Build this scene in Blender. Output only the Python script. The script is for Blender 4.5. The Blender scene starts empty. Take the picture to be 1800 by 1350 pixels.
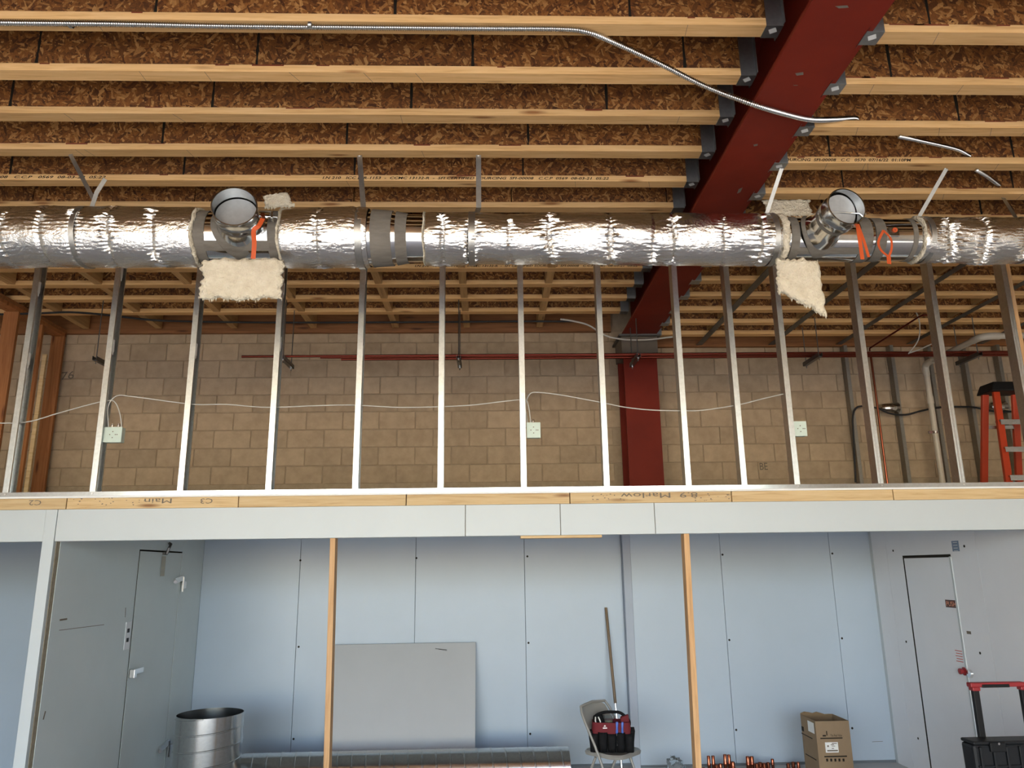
import bpy, math, random
import numpy as np
from mathutils import Vector, Matrix

random.seed(7)
RNG = np.random.RandomState(11)
scene = bpy.context.scene
C = scene.collection

# ------------------------------------------------------------------ camera
F, CZ = 1330.0, 1.95
P, RO, YW = math.radians(13.69), math.radians(-.79), math.radians(-1.87)
def _rot(p, r, yw):
    right = Vector((math.cos(yw), math.sin(yw), 0)); f0 = Vector((-math.sin(yw), math.cos(yw), 0)); up = Vector((0, 0, 1))
    fwd = f0 * math.cos(p) + up * math.sin(p); u2 = up * math.cos(p) - f0 * math.sin(p)
    x = right * math.cos(r) + u2 * math.sin(r); u = u2 * math.cos(r) - right * math.sin(r)
    return x, u, fwd
CX, CU, CF = _rot(P, RO, YW)
cam = bpy.data.objects.new('camera', bpy.data.cameras.new('camera'))
C.objects.link(cam)
cam.data.sensor_width = 36; cam.data.lens = 36 * F / 1800
cam.data.clip_start = .05; cam.data.clip_end = 300
m3 = Matrix((CX, CU, -CF)).transposed()
cam.matrix_world = Matrix.Translation((0, 0, CZ)) @ m3.to_4x4()
scene.camera = cam
def at(px, py, X=None, Y=None, Z=None):
    """world point on the plane X, Y or Z = const seen at a pixel of the 1800x1350 photograph"""
    d = CX * ((px - 900) / F) - CU * ((py - 675) / F) + CF
    if X is not None: t = X / d.x
    elif Y is not None: t = Y / d.y
    else: t = (Z - CZ) / d.z
    return Vector((d.x * t, d.y * t, CZ + d.z * t))

# ------------------------------------------------------------------ world, sun, exposure
w = bpy.data.worlds.new('sky'); scene.world = w; w.use_nodes = True
wt = w.node_tree; bg = wt.nodes['Background']
sky = wt.nodes.new('ShaderNodeTexSky'); sky.sky_type = 'NISHITA'; sky.sun_disc = False
sky.sun_elevation = math.radians(42); sky.sun_rotation = math.radians(200); sky.air_density = 1.0; sky.dust_density = .7
hs = wt.nodes.new('ShaderNodeHueSaturation'); hs.inputs['Saturation'].default_value = .95
wt.links.new(sky.outputs[0], hs.inputs['Color']); wt.links.new(hs.outputs[0], bg.inputs[0])
bg.inputs[1].default_value = .45
sun = bpy.data.objects.new('sun', bpy.data.lights.new('sun', 'SUN')); C.objects.link(sun)
sun.data.energy = 10.0; sun.data.angle = math.radians(.6); sun.data.color = (1, .93, .80)
sd = Vector((.35, .8, -.78)).normalized()
sun.rotation_euler = sd.to_track_quat('-Z', 'Y').to_euler()
vs = scene.view_settings
vs.view_transform = 'Standard'; vs.look = 'None'; vs.gamma = 1; vs.use_curve_mapping = False
vs.exposure = 1.52
cy = scene.cycles
cy.use_denoising = True; cy.max_bounces = 9; cy.diffuse_bounces = 5; cy.glossy_bounces = 4; cy.transmission_bounces = 6
cy.sample_clamp_indirect = 6.0; cy.caustics_reflective = False; cy.caustics_refractive = False
# daylight portal in the open front of the building
OPX0, OPX1, OPZ, FRY = -6.7, 5.3, 4.1, -5.2
po = bpy.data.objects.new('front_opening_portal', bpy.data.lights.new('front_opening_portal', 'AREA')); C.objects.link(po)
po.data.shape = 'RECTANGLE'; po.data.size = OPX1 - OPX0; po.data.size_y = OPZ
po.location = ((OPX0 + OPX1) / 2, FRY, OPZ / 2); po.rotation_euler = (math.pi / 2, 0, 0)
po.data.cycles.is_portal = True

# ------------------------------------------------------------------ materials
MATS = {}
def _new(name):
    m = bpy.data.materials.new(name); m.use_nodes = True
    return m, m.node_tree, m.node_tree.nodes['Principled BSDF']
def _coords(nt, scale=(1, 1, 1), rnd=True, rot=(0, 0, 0)):
    tc = nt.nodes.new('ShaderNodeTexCoord'); mp = nt.nodes.new('ShaderNodeMapping')
    mp.inputs['Scale'].default_value = scale; mp.inputs['Rotation'].default_value = rot
    nt.links.new(tc.outputs['Object'], mp.inputs['Vector'])
    if rnd:
        oi = nt.nodes.new('ShaderNodeObjectInfo'); mu = nt.nodes.new('ShaderNodeMath'); mu.operation = 'MULTIPLY'; mu.inputs[1].default_value = 37.0
        cb = nt.nodes.new('ShaderNodeCombineXYZ'); nt.links.new(oi.outputs['Random'], mu.inputs[0])
        for i in range(3): nt.links.new(mu.outputs[0], cb.inputs[i])
        nt.links.new(cb.outputs[0], mp.inputs['Location'])
    return mp.outputs[0]
def _noise(nt, vec, scale, detail=4, rough=.6, dist=0):
    n = nt.nodes.new('ShaderNodeTexNoise'); n.inputs['Scale'].default_value = scale; n.inputs['Detail'].default_value = detail
    n.inputs['Roughness'].default_value = rough; n.inputs['Distortion'].default_value = dist
    nt.links.new(vec, n.inputs['Vector']); return n.outputs[0]
def _ramp(nt, fac, stops):
    r = nt.nodes.new('ShaderNodeValToRGB'); el = r.color_ramp.elements
    while len(el) < len(stops): el.new(.5)
    for e, (p, c) in zip(el, stops): e.position = p; e.color = (*c, 1)
    nt.links.new(fac, r.inputs[0]); return r.outputs[0]
def _bump(nt, b, h, strength, dist=.01):
    n = nt.nodes.new('ShaderNodeBump'); n.inputs['Strength'].default_value = strength; n.inputs['Distance'].default_value = dist
    nt.links.new(h, n.inputs['Height']); nt.links.new(n.outputs[0], b.inputs['Normal'])
def _rndval(nt, col, amt):
    oi = nt.nodes.new('ShaderNodeObjectInfo'); mr = nt.nodes.new('ShaderNodeMapRange')
    mr.inputs[3].default_value = 1 - amt; mr.inputs[4].default_value = 1 + amt
    nt.links.new(oi.outputs['Random'], mr.inputs[0])
    h = nt.nodes.new('ShaderNodeHueSaturation'); nt.links.new(mr.outputs[0], h.inputs['Value']); nt.links.new(col, h.inputs['Color'])
    return h.outputs[0]
def pbr(name, c1, c2=None, rough=.6, metal=0, vs_=6, bump=0, bs=60, stretch=(1, 1, 1), rnd=0, detail=4, coat=0, bd=.004):
    m, nt, b = _new(name); vec = _coords(nt, stretch)
    c2 = c2 or tuple(x * .85 for x in c1)
    col = _ramp(nt, _noise(nt, vec, vs_, detail), [(.32, c2), (.68, c1)])
    if rnd: col = _rndval(nt, col, rnd)
    nt.links.new(col, b.inputs['Base Color']); b.inputs['Roughness'].default_value = rough; b.inputs['Metallic'].default_value = metal
    if coat: b.inputs['Coat Weight'].default_value = coat; b.inputs['Coat Roughness'].default_value = .15
    if bump: _bump(nt, b, _noise(nt, vec, bs, 3), bump, bd)
    MATS[name] = m; return m
def wood(name, axis, c1, c2, c3, rnd=.12, rough=.65):
    m, nt, b = _new(name)
    sc = [22, 22, 22]; sc[axis] = 1.1
    vec = _coords(nt, tuple(sc)); vec2 = _coords(nt, tuple(9 if i != axis else 1.6 for i in range(3)))
    col = _ramp(nt, _noise(nt, vec, 2.2, 6, .65, .6), [(.28, c3), (.48, c2), (.7, c1)])
    # knots and resin streaks
    vo = nt.nodes.new('ShaderNodeTexVoronoi'); vo.inputs['Scale'].default_value = 1.0; nt.links.new(vec2, vo.inputs['Vector'])
    k = _ramp(nt, vo.outputs['Distance'], [(.05, (1, 1, 1)), (.16, (0, 0, 0))])
    mx = nt.nodes.new('ShaderNodeMix'); mx.data_type = 'RGBA'
    nt.links.new(k, mx.inputs[0]); nt.links.new(col, mx.inputs[6]); mx.inputs[7].default_value = (c3[0] * .55, c3[1] * .42, c3[2] * .35, 1)
    out = _rndval(nt, mx.outputs[2], rnd)
    nt.links.new(out, b.inputs['Base Color']); b.inputs['Roughness'].default_value = rough
    _bump(nt, b, _noise(nt, vec, 4, 4), .25, .003)
    MATS[name] = m; return m
def osb(name, dark, mid, light):
    m, nt, b = _new(name)
    vals = []
    for rot, s in (((0, .35, 0), (74, 40, 19)), ((0, -.75, 0), (62, 40, 17)), ((0, 1.35, 0), (84, 40, 24))):
        v = nt.nodes.new('ShaderNodeTexVoronoi'); v.inputs['Scale'].default_value = 1
        base = _coords(nt, (1, 1, 1), True, rot)
        nz = nt.nodes.new('ShaderNodeTexNoise'); nz.inputs['Scale'].default_value = 9; nt.links.new(base, nz.inputs['Vector'])
        add = nt.nodes.new('ShaderNodeMixRGB'); add.blend_type = 'ADD'; add.inputs[0].default_value = .035
        nt.links.new(base, add.inputs[1]); nt.links.new(nz.outputs['Color'], add.inputs[2])
        mp = nt.nodes.new('ShaderNodeMapping'); mp.inputs['Scale'].default_value = s
        nt.links.new(add.outputs[0], mp.inputs['Vector']); nt.links.new(mp.outputs[0], v.inputs['Vector'])
        sp = nt.nodes.new('ShaderNodeSeparateColor'); nt.links.new(v.outputs['Color'], sp.inputs[0]); vals.append((sp.outputs[0], sp.outputs[1]))
    # the flake lying on top wins: maximum of the three layers' second value picks brightness of the first
    def math_(op, a, b_):
        n = nt.nodes.new('ShaderNodeMath'); n.operation = op; nt.links.new(a, n.inputs[0]); nt.links.new(b_, n.inputs[1]); return n.outputs[0]
    g1 = math_('GREATER_THAN', vals[0][1], vals[1][1])
    def lerp(f, a, b_):
        n = nt.nodes.new('ShaderNodeMix'); nt.links.new(f, n.inputs[0]); nt.links.new(a, n.inputs[2]); nt.links.new(b_, n.inputs[3]); return n.outputs[0]
    p1 = lerp(g1, vals[1][0], vals[0][0]); q1 = math_('MAXIMUM', vals[0][1], vals[1][1])
    g2 = math_('GREATER_THAN', q1, vals[2][1]); p2 = lerp(g2, vals[2][0], p1)
    col = _ramp(nt, p2, [(.0, dark), (.35, tuple((a + c) / 2 for a, c in zip(dark, mid))), (.72, mid), (1, light)])
    fine = _noise(nt, _coords(nt, (60, 60, 25)), 3, 4)
    mm = nt.nodes.new('ShaderNodeMix'); mm.data_type = 'RGBA'; mm.blend_type = 'MULTIPLY'; mm.inputs[0].default_value = .55
    nt.links.new(col, mm.inputs[6]); nt.links.new(_ramp(nt, fine, [(.3, (.35, .3, .26)), (.65, (1, 1, 1))]), mm.inputs[7])
    nt.links.new(_rndval(nt, mm.outputs[2], .12), b.inputs['Base Color']); b.inputs['Roughness'].default_value = .7
    _bump(nt, b, p2, .5, .004)
    MATS[name] = m; return m
def metal(name, col, rough, spangle=.0, bump=0, bs=40, bd=.002, stretch=(1, 1, 1)):
    m, nt, b = _new(name); vec = _coords(nt, stretch)
    if spangle:
        c = _ramp(nt, _noise(nt, vec, 45, 3), [(.35, tuple(x * (1 - spangle) for x in col)), (.65, col)])
        nt.links.new(c, b.inputs['Base Color']); b.inputs['Roughness'].default_value = rough
    else:
        b.inputs['Base Color'].default_value = (*col, 1); b.inputs['Roughness'].default_value = rough
    b.inputs['Metallic'].default_value = 1
    if bump: _bump(nt, b, _noise(nt, vec, bs, 4, .65), bump, bd)
    MATS[name] = m; return m
def plain(name, col, rough=.5, metal_=0, spec=None):
    return pbr(name, col, tuple(x * .93 for x in col), rough, metal_, 12)

wood('flange', 0, (.84, .53, .25), (.76, .45, .185), (.58, .31, .11))
wood('timber', 0, (.62, .46, .255), (.56, .39, .20), (.42, .26, .11))
wood('blocking', 1, (.62, .39, .17), (.54, .32, .13), (.4, .22, .08))
wood('stud_wood', 2, (.46, .19, .065), (.38, .145, .045), (.26, .09, .026))
wood('post_wood', 2, (.62, .38, .19), (.54, .31, .14), (.38, .2, .08))
wood('ledger', 0, (.36, .15, .05), (.28, .11, .035), (.18, .07, .02))
osb('osb', (.085, .024, .005), (.34, .128, .027), (.64, .33, .11))
pbr('deck', (.2, .1, .035), (.12, .06, .02), .8, vs_=9)
pbr('cmu', (.53, .405, .275), (.425, .32, .215), .92, vs_=9, bump=.6, bs=150, rnd=.1, detail=6)
pbr('mortar', (.44, .34, .235), (.37, .285, .195), .95, vs_=20, bump=.5, bs=120)
pbr('red_steel', (.21, .022, .010), (.16, .016, .008), .6, vs_=2.2, detail=6)
pbr('panel_white', (.50, .54, .56), (.485, .525, .545), .42, vs_=3, bump=.12, bs=260, bd=.002)
pbr('panel_blue', (.40, .47, .56), (.385, .455, .54), .36, vs_=2, bump=.12, bs=240, bd=.002)
pbr('panel_grey', (.61, .67, .68), (.575, .635, .645), .42, vs_=2.0, detail=6)
pbr('panel_light', (.76, .77, .81), (.73, .74, .78), .42, vs_=2.0)
pbr('trim_grey', (.36, .40, .48), (.34, .38, .455), .5, vs_=3)
pbr('foam_edge', (.34, .29, .22), (.25, .21, .15), .9, vs_=40)
pbr('concrete', (.46, .45, .44), (.41, .40, .39), .7, vs_=1.4, detail=8)
pbr('ground_mat', (.47, .465, .455), (.42, .415, .405), .85, vs_=.8, detail=8)
pbr('plaster', (.66, .62, .56), (.6, .57, .51), .85, vs_=2)
metal('foil', (.88, .86, .83), .2, 0, .7, 34, .011, (.55, 1, 1))
metal('galv', (.58, .60, .61), .19, .10)
metal('stud_metal', (.66, .68, .68), .33, .12)
metal('bare_duct', (.74, .74, .73), .13, .06)
metal('flex_metal', (.62, .62, .61), .25)
metal('dark_metal', (.16, .16, .16), .45)
metal('strap_metal', (.50, .49, .46), .42, .1)
pbr('galv_dull', (.55, .57, .58), (.48, .5, .51), .5, .55, 30)
metal('hanger_metal', (.36, .37, .37), .48, .1)
metal('furring_shaded', (.34, .33, .30), .5, .1)  # darker, browner copy of the stud metal, shadow put into its colour
plain('glue', (.22, .05, .02), .5)
metal('copper', (.36, .115, .065), .28)
metal('pipe_copper', (.21, .045, .03), .28)
metal('chrome', (.8, .8, .8), .15)
pbr('mastic', (.19, .172, .145), (.135, .12, .1), .7, vs_=30, bump=.6, bs=50, stretch=(.25, 1, 1))
pbr('batt', (.84, .77, .62), (.72, .64, .49), .95, vs_=18, bump=1.0, bs=55, detail=6, bd=.02)
plain('orange', (.62, .095, .018), .6)
plain('ladder_orange', (.52, .055, .018), .45)
plain('black_plastic', (.01, .01, .011), .5)
plain('box_black', (.014, .015, .017), .42)
pbr('bag_black', (.009, .009, .010), (.005, .005, .006), .85, vs_=30)
plain('bag_red', (.14, .008, .014), .8)
plain('handle_red', (.27, .016, .02), .45)
plain('stain', (.45, .44, .38), .8)
plain('ink', (.02, .016, .012), .8)
plain('ink_red', (.55, .08, .05), .6)
plain('pencil', (.17, .14, .11), .9)
pbr('sill_white', (.8, .8, .8), (.76, .76, .76), .5)
plain('sticker', (.8, .8, .78), .5)
plain('pvc', (.62, .56, .46), .4)
plain('jbox', (.60, .70, .63), .45)
plain('cable', (.56, .54, .5), .4)
plain('cable_black', (.03, .03, .032), .45)
plain('chair_grey', (.29, .275, .25), .38)
pbr('sheet_grey', (.40, .405, .415), (.38, .385, .395), .45, vs_=2)
pbr('cardboard', (.27, .19, .115), (.24, .165, .10), .85, vs_=5)
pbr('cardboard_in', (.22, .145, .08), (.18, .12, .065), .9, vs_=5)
plain('sign_brown', (.07, .02, .013), .5)
plain('sign_letters', (.85, .33, .18), .5)
plain('blue_label', (.17, .23, .34), .5)
plain('tool_blue', (.08, .16, .55), .4)
plain('yellow', (.62, .5, .05), .4)
plain('white_plastic', (.75, .75, .73), .4)
plain('seam', (.13, .15, .17), .8)
plain('pole_brown', (.16, .1, .05), .45)
MATS['red_steel'].node_tree.nodes['Principled BSDF'].inputs['Specular IOR Level'].default_value = .2
for k_ in ('black_plastic', 'box_black', 'bag_black', 'cable_black', 'ink'):
    MATS[k_].node_tree.nodes['Principled BSDF'].inputs['Specular IOR Level'].default_value = .2
m, nt, b = _new('clear_plastic'); b.inputs['Base Color'].default_value = (.9, .95, .97, 1); b.inputs['Transmission Weight'].default_value = .95
b.inputs['Roughness'].default_value = .06; b.inputs['IOR'].default_value = 1.08; MATS['clear_plastic'] = m

# ------------------------------------------------------------------ mesh helpers
def frame(d, up=None):
    d = d.normalized(); up = Vector(up) if up is not None else (Vector((0, 0, 1)) if abs(d.z) < .9 else Vector((0, 1, 0)))
    s = d.cross(up).normalized(); return s, s.cross(d).normalized(), d
class MB:
    def __init__(s): s.v = []; s.f = []
    def add(s, vs, fs):
        o = len(s.v); s.v += [tuple(p) for p in vs]; s.f += [tuple(i + o for i in f) for f in fs]; return s
    def box(s, x0, x1, y0, y1, z0, z1):
        v = [(x, y, z) for x in (x0, x1) for y in (y0, y1) for z in (z0, z1)]
        return s.add(v, [(0, 1, 3, 2), (4, 6, 7, 5), (0, 4, 5, 1), (2, 3, 7, 6), (0, 2, 6, 4), (1, 5, 7, 3)])
    def bar(s, p0, p1, wd, ht, up=None):
        p0, p1 = Vector(p0), Vector(p1); a, u, d = frame(p1 - p0, up); v = []
        for p in (p0, p1):
            for i, j in ((-1, -1), (1, -1), (1, 1), (-1, 1)): v.append(p + a * (i * wd / 2) + u * (j * ht / 2))
        return s.add(v, [(0, 1, 2, 3), (7, 6, 5, 4), (0, 4, 5, 1), (1, 5, 6, 2), (2, 6, 7, 3), (3, 7, 4, 0)])
    def hexa(s, q):   # 8 corners: bottom ring then top ring
        return s.add(q, [(3, 2, 1, 0), (4, 5, 6, 7), (0, 1, 5, 4), (1, 2, 6, 5), (2, 3, 7, 6), (3, 0, 4, 7)])
    def tube(s, pts, r, n=10, caps=True):
        pts = [Vector(p) for p in pts]; m_ = len(pts); rs = r if isinstance(r, (list, tuple)) else [r] * m_
        v = []; prev = None
        for i, p in enumerate(pts):
            t = (pts[min(i + 1, m_ - 1)] - pts[max(i - 1, 0)]).normalized()
            if prev is None: a = frame(t)[0]
            else:
                a = prev - t * prev.dot(t); a = a.normalized() if a.length > 1e-6 else frame(t)[0]
            prev = a; bb = t.cross(a)
            for k in range(n):
                g = 2 * math.pi * k / n; v.append(p + (a * math.cos(g) + bb * math.sin(g)) * rs[i])
        f = [(i * n + k, i * n + (k + 1) % n, (i + 1) * n + (k + 1) % n, (i + 1) * n + k) for i in range(m_ - 1) for k in range(n)]
        if caps: f += [tuple(range(n))[::-1], tuple((m_ - 1) * n + k for k in range(n))]
        return s.add(v, f)
    def strip(s, pts, wd, th, side):
        """flat band along pts; side = width direction (vector or list)"""
        pts = [Vector(p) for p in pts]; v = []
        for i, p in enumerate(pts):
            t = (pts[min(i + 1, len(pts) - 1)] - pts[max(i - 1, 0)]).normalized()
            sd_ = Vector(side[i] if isinstance(side, list) else side); sd_ = (sd_ - t * sd_.dot(t)).normalized(); nn = t.cross(sd_)
            for a, b_ in ((-1, -1), (1, -1), (1, 1), (-1, 1)): v.append(p + sd_ * (a * wd / 2) + nn * (b_ * th / 2))
        n = len(pts); f = [(i * 4 + k, i * 4 + (k + 1) % 4, i * 4 + 4 + (k + 1) % 4, i * 4 + 4 + k) for i in range(n - 1) for k in range(4)]
        return s.add(v, f + [(3, 2, 1, 0), tuple(n * 4 - 4 + k for k in range(4))])
    def lathe(s, prof, o, d, n=32, up=None, close=False):
        o = Vector(o); a, u, d = frame(Vector(d), up); v = []
        for r, h in prof:
            for k in range(n):
                g = 2 * math.pi * k / n; v.append(o + d * h + (a * math.cos(g) + u * math.sin(g)) * r)
        m_ = len(prof); rng = range(m_ if close else m_ - 1)
        return s.add(v, [(i * n + k, i * n + (k + 1) % n, ((i + 1) % m_) * n + (k + 1) % n, ((i + 1) % m_) * n + k) for i in rng for k in range(n)])
    def disc(s, o, d, r, n=20, th=.002):
        return s.lathe([(.0005, 0), (r, 0), (r, th), (.0005, th)], o, d, n)
    def build(s, name, mat, parent=None, smooth=False, bevel=0, origin=None, label=None):
        if parent is not None:
            o = parent
            off = Vector((0, 0, 0))
            while o is not None: off += o.location; o = o.parent
        elif origin is not None: off = Vector(origin)
        else:
            a = np.array(s.v); off = Vector(((a[:, 0].min() + a[:, 0].max()) / 2, (a[:, 1].min() + a[:, 1].max()) / 2, a[:, 2].min()))
        me = bpy.data.meshes.new(name); me.from_pydata([(p[0] - off.x, p[1] - off.y, p[2] - off.z) for p in s.v], [], s.f); me.update()
        me.materials.append(MATS[mat])
        if smooth:
            me.shade_smooth()
            try: me.set_sharp_from_angle(angle=math.radians(smooth if smooth > 1 else 40))
            except Exception: pass
        ob = bpy.data.objects.new(name, me); C.objects.link(ob)
        if parent is not None: ob.parent = parent
        else: ob.location = off
        if bevel:
            bm_ = ob.modifiers.new('bevel', 'BEVEL'); bm_.width = bevel; bm_.segments = 2; bm_.limit_method = 'ANGLE'
        if label: ob['label'] = label
        return ob
def empty(name, loc):
    o = bpy.data.objects.new(name, None); C.objects.link(o); o.location = loc; o.empty_display_size = .1; return o
def tag(o, label, cat, group=None):
    o['label'] = label; o['category'] = cat
    if group: o['group'] = group
    return o
def struct(o, label=None):
    o['kind'] = 'structure'
    if label: o['label'] = label
    return o
ORD = ['first', 'second', 'third', 'fourth', 'fifth', 'sixth', 'seventh', 'eighth', 'ninth', 'tenth', 'eleventh', 'twelfth', 'thirteenth', 'fourteenth', 'fifteenth',
       'sixteenth', 'seventeenth', 'eighteenth', 'nineteenth', 'twentieth']
def text(name, body, origin, right, up, width, height, mat, parent, depth=.0006, bold=0, shear=0):
    """flat lettering: its lower left corner at origin, fitted to width x height"""
    cu = bpy.data.curves.new(name, 'FONT'); cu.body = body; cu.size = 1; cu.resolution_u = 2; cu.offset = bold; cu.shear = shear
    tmp = bpy.data.objects.new(name, cu); C.objects.link(tmp)
    dg = bpy.context.evaluated_depsgraph_get(); me = bpy.data.meshes.new_from_object(tmp.evaluated_get(dg))
    vs_ = np.array([tuple(v.co) for v in me.vertices]); fs = [tuple(p.vertices) for p in me.polygons]
    bpy.data.objects.remove(tmp); bpy.data.curves.remove(cu); bpy.data.meshes.remove(me)
    lo, hi = vs_.min(0), vs_.max(0); R_, U_ = Vector(right).normalized(), Vector(up).normalized(); Nn = R_.cross(U_)
    mb = MB()
    pts = [Vector(origin) + R_ * ((p[0] - lo[0]) / (hi[0] - lo[0]) * width) + U_ * ((p[1] - lo[1]) / (hi[1] - lo[1]) * height) + Nn * depth for p in vs_]
    mb.add(pts, fs); return mb.build(name, mat, parent)
def smoothpath(pts, n=8):
    pts = [Vector(p) for p in pts]; out = []
    q = [pts[0] * 2 - pts[1]] + pts + [pts[-1] * 2 - pts[-2]]
    for i in range(1, len(q) - 2):
        for j in range(n):
            t = j / n; a, b_, c, d = q[i - 1], q[i], q[i + 1], q[i + 2]
            out.append(.5 * ((2 * b_) + (c - a) * t + (2 * a - 5 * b_ + 4 * c - d) * t * t + (3 * b_ - a - 3 * c + d) * t ** 3))
    return out + [pts[-1]]

# ------------------------------------------------------------------ shell of the building
BX0, BX1, YB, Y1, YA = -7.0, 8.0, 8.45, 5.47, 8.30
ZL, ZR, ZT = 4.66, 4.45, 5.07
struct(MB().box(BX0, BX1, FRY, 8.7, -.15, 0).build('floor', 'concrete', origin=(0, 0, 0)))
struct(MB().box(-40, 40, -60, FRY, -.17, -.02).build('ground', 'ground_mat', origin=(0, -30, -.02)))
ceil = struct(MB().box(BX0 - .2, BX1 + .2, FRY - .4, 8.7, ZT, ZT + .05).build('ceiling', 'deck', origin=(0, 0, ZT)))
struct(MB().box(BX0 - .2, BX0, FRY, 8.7, 0, ZT).build('wall_left', 'plaster'))
struct(MB().box(BX1, BX1 + .2, FRY, 8.7, 0, ZT).build('wall_right', 'plaster'))
wf = MB().box(BX0, OPX0, FRY - .2, FRY, 0, ZT).box(OPX1, BX1, FRY - .2, FRY, 0, ZT).box(OPX0, OPX1, FRY - .2, FRY, OPZ, ZT)
struct(wf.build('wall_front', 'plaster'))
for i, x in enumerate((-2.6, 1.0)):
    wf.__init__()
    struct(MB().box(x - .06, x + .06, FRY - .15, FRY - .03, 0, OPZ).build('trim_%d' % (i + 1), 'dark_metal'))
# overhead joists nearer than the frame, outside the photograph (seen only mirrored in the duct)
mb = MB(); y = 3.0
while y > FRY + .3:
    mb.box(BX0, 1.5, y - .089, y, ZL, ZL + .045).box(BX0, 1.5, y - .05, y - .038, ZL + .045, ZT)
    mb.box(1.88, BX1, y - .3, y - .21, ZR, ZR + .045).box(1.88, BX1, y - .26, y - .25, ZR + .045, ZT); y -= .4064
o = mb.build('overhead_joists', 'flange', ceil); o['kind'] = 'stuff'

# block wall: mortar bed and single blocks
wb = struct(MB().box(BX0, BX1, YB + .012, YB + .25, 0, ZT).build('wall_back', 'mortar'), 'tan concrete block wall behind the stud framing')
BW, BH = .4075, .2035
def block_mesh(wd, ht):
    x, z, e = wd / 2, ht / 2, .005
    v = [(-x, .03, -z), (x, .03, -z), (x, .03, z), (-x, .03, z), (-x, e, -z), (x, e, -z), (x, e, z), (-x, e, z),
         (-x + e, 0, -z + e), (x - e, 0, -z + e), (x - e, 0, z - e), (-x + e, 0, z - e)]
    f = [(0, 1, 5, 4), (1, 2, 6, 5), (2, 3, 7, 6), (3, 0, 4, 7), (4, 5, 9, 8), (5, 6, 10, 9), (6, 7, 11, 10), (7, 4, 8, 11), (8, 9, 10, 11)]
    me = bpy.data.meshes.new('block'); me.from_pydata(v, [], f); me.materials.append(MATS['cmu']); return me
bm_full, bm_top = block_mesh(BW - .009, BH - .009), block_mesh(BW - .009, .118)
for r in range(9):
    zc = 4.51 - BH * (r - .5) if r else 4.51 + .0635
    off = 0 if r % 2 == 0 else BW / 2
    for c in range(-14, 17):
        xc = -.01 + off + c * BW
        if xc < -5.75 or xc > 6.5: continue
        if 1.6 < xc < 1.72 and r > 0: continue
        o = bpy.data.objects.new('block', bm_top if r == 0 else bm_full); C.objects.link(o); o.parent = wb
        o.location = Vector((xc, YB + random.uniform(-.0015, .0015), zc)) - wb.location
pp = at(107, 668, Y=YB - .002); text('writing', '76', pp, (1, 0, .12), (0, 0, 1), .14, .09, 'pencil', wb)
pp = at(1336, 826, Y=YB - .002); text('writing', 'BE', pp, (1, 0, 0), (0, 0, 1), .09, .08, 'pencil', wb)
# ledger along the top of the block wall
tag(MB().box(BX0, 1.44, YB - .053, YB - .003, 4.62, 4.86).build('ledger_board', 'ledger'), 'reddish ledger board on the block wall, left of the red column', 'board')
tag(MB().box(1.9, BX1, YB - .053, YB - .003, 4.43, 4.68).build('ledger_board', 'ledger'), 'reddish ledger board on the block wall, right of the red column', 'board')

# ------------------------------------------------------------------ red steel frame
rb = empty('steel_beam', (1.68, 4.0, ZR)); tag(rb, 'dark red painted steel beam crossing the joists overhead', 'beam')
MB().box(1.49, 1.87, FRY, 8.34, ZR, ZR + .022).build('bottom_flange', 'red_steel', rb)
MB().box(1.671, 1.689, FRY, 8.34, ZR + .022, ZT - .06).build('web', 'red_steel', rb)
MB().box(1.49, 1.87, FRY, 8.34, ZT - .06, ZT - .035).build('top_flange', 'red_steel', rb)
for px, py, a, b_ in ((1480, 12, .07, .02), (1405, 130, .05, .03), (1398, 150, .03, .008), (1300, 335, .025, .09), (1328, 255, .03, .03)):
    q = at(px, py, Z=ZR - .0005); MB().add([q + Vector((i * a / 2, j * b_ / 2, 0)) for i, j in ((-1, -.4), (.6, -1), (1, .5), (-.3, 1))], [(3, 2, 1, 0)]).build('scuff', 'pencil', rb)
rc = empty('steel_column', (1.68, 8.2, 2.47)); tag(rc, 'dark red steel column standing against the block wall', 'column')
MB().box(1.495, 1.865, 8.0, 8.022, 2.47, 4.22).build('front_flange', 'red_steel', rc)
MB().box(1.495, 1.865, 8.36, 8.382, 2.47, 4.22).build('back_flange', 'red_steel', rc)
MB().box(1.672, 1.688, 8.022, 8.36, 2.47, 4.22).build('web', 'red_steel', rc)
MB().box(1.48, 1.88, 7.99, 8.4, 4.22, ZR - .02).build('bearing_block', 'pencil', rc)
MB().box(1.45, 1.91, 7.95, 8.42, ZR - .02, ZR).build('cap_plate', 'dark_metal', rc)

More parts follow.
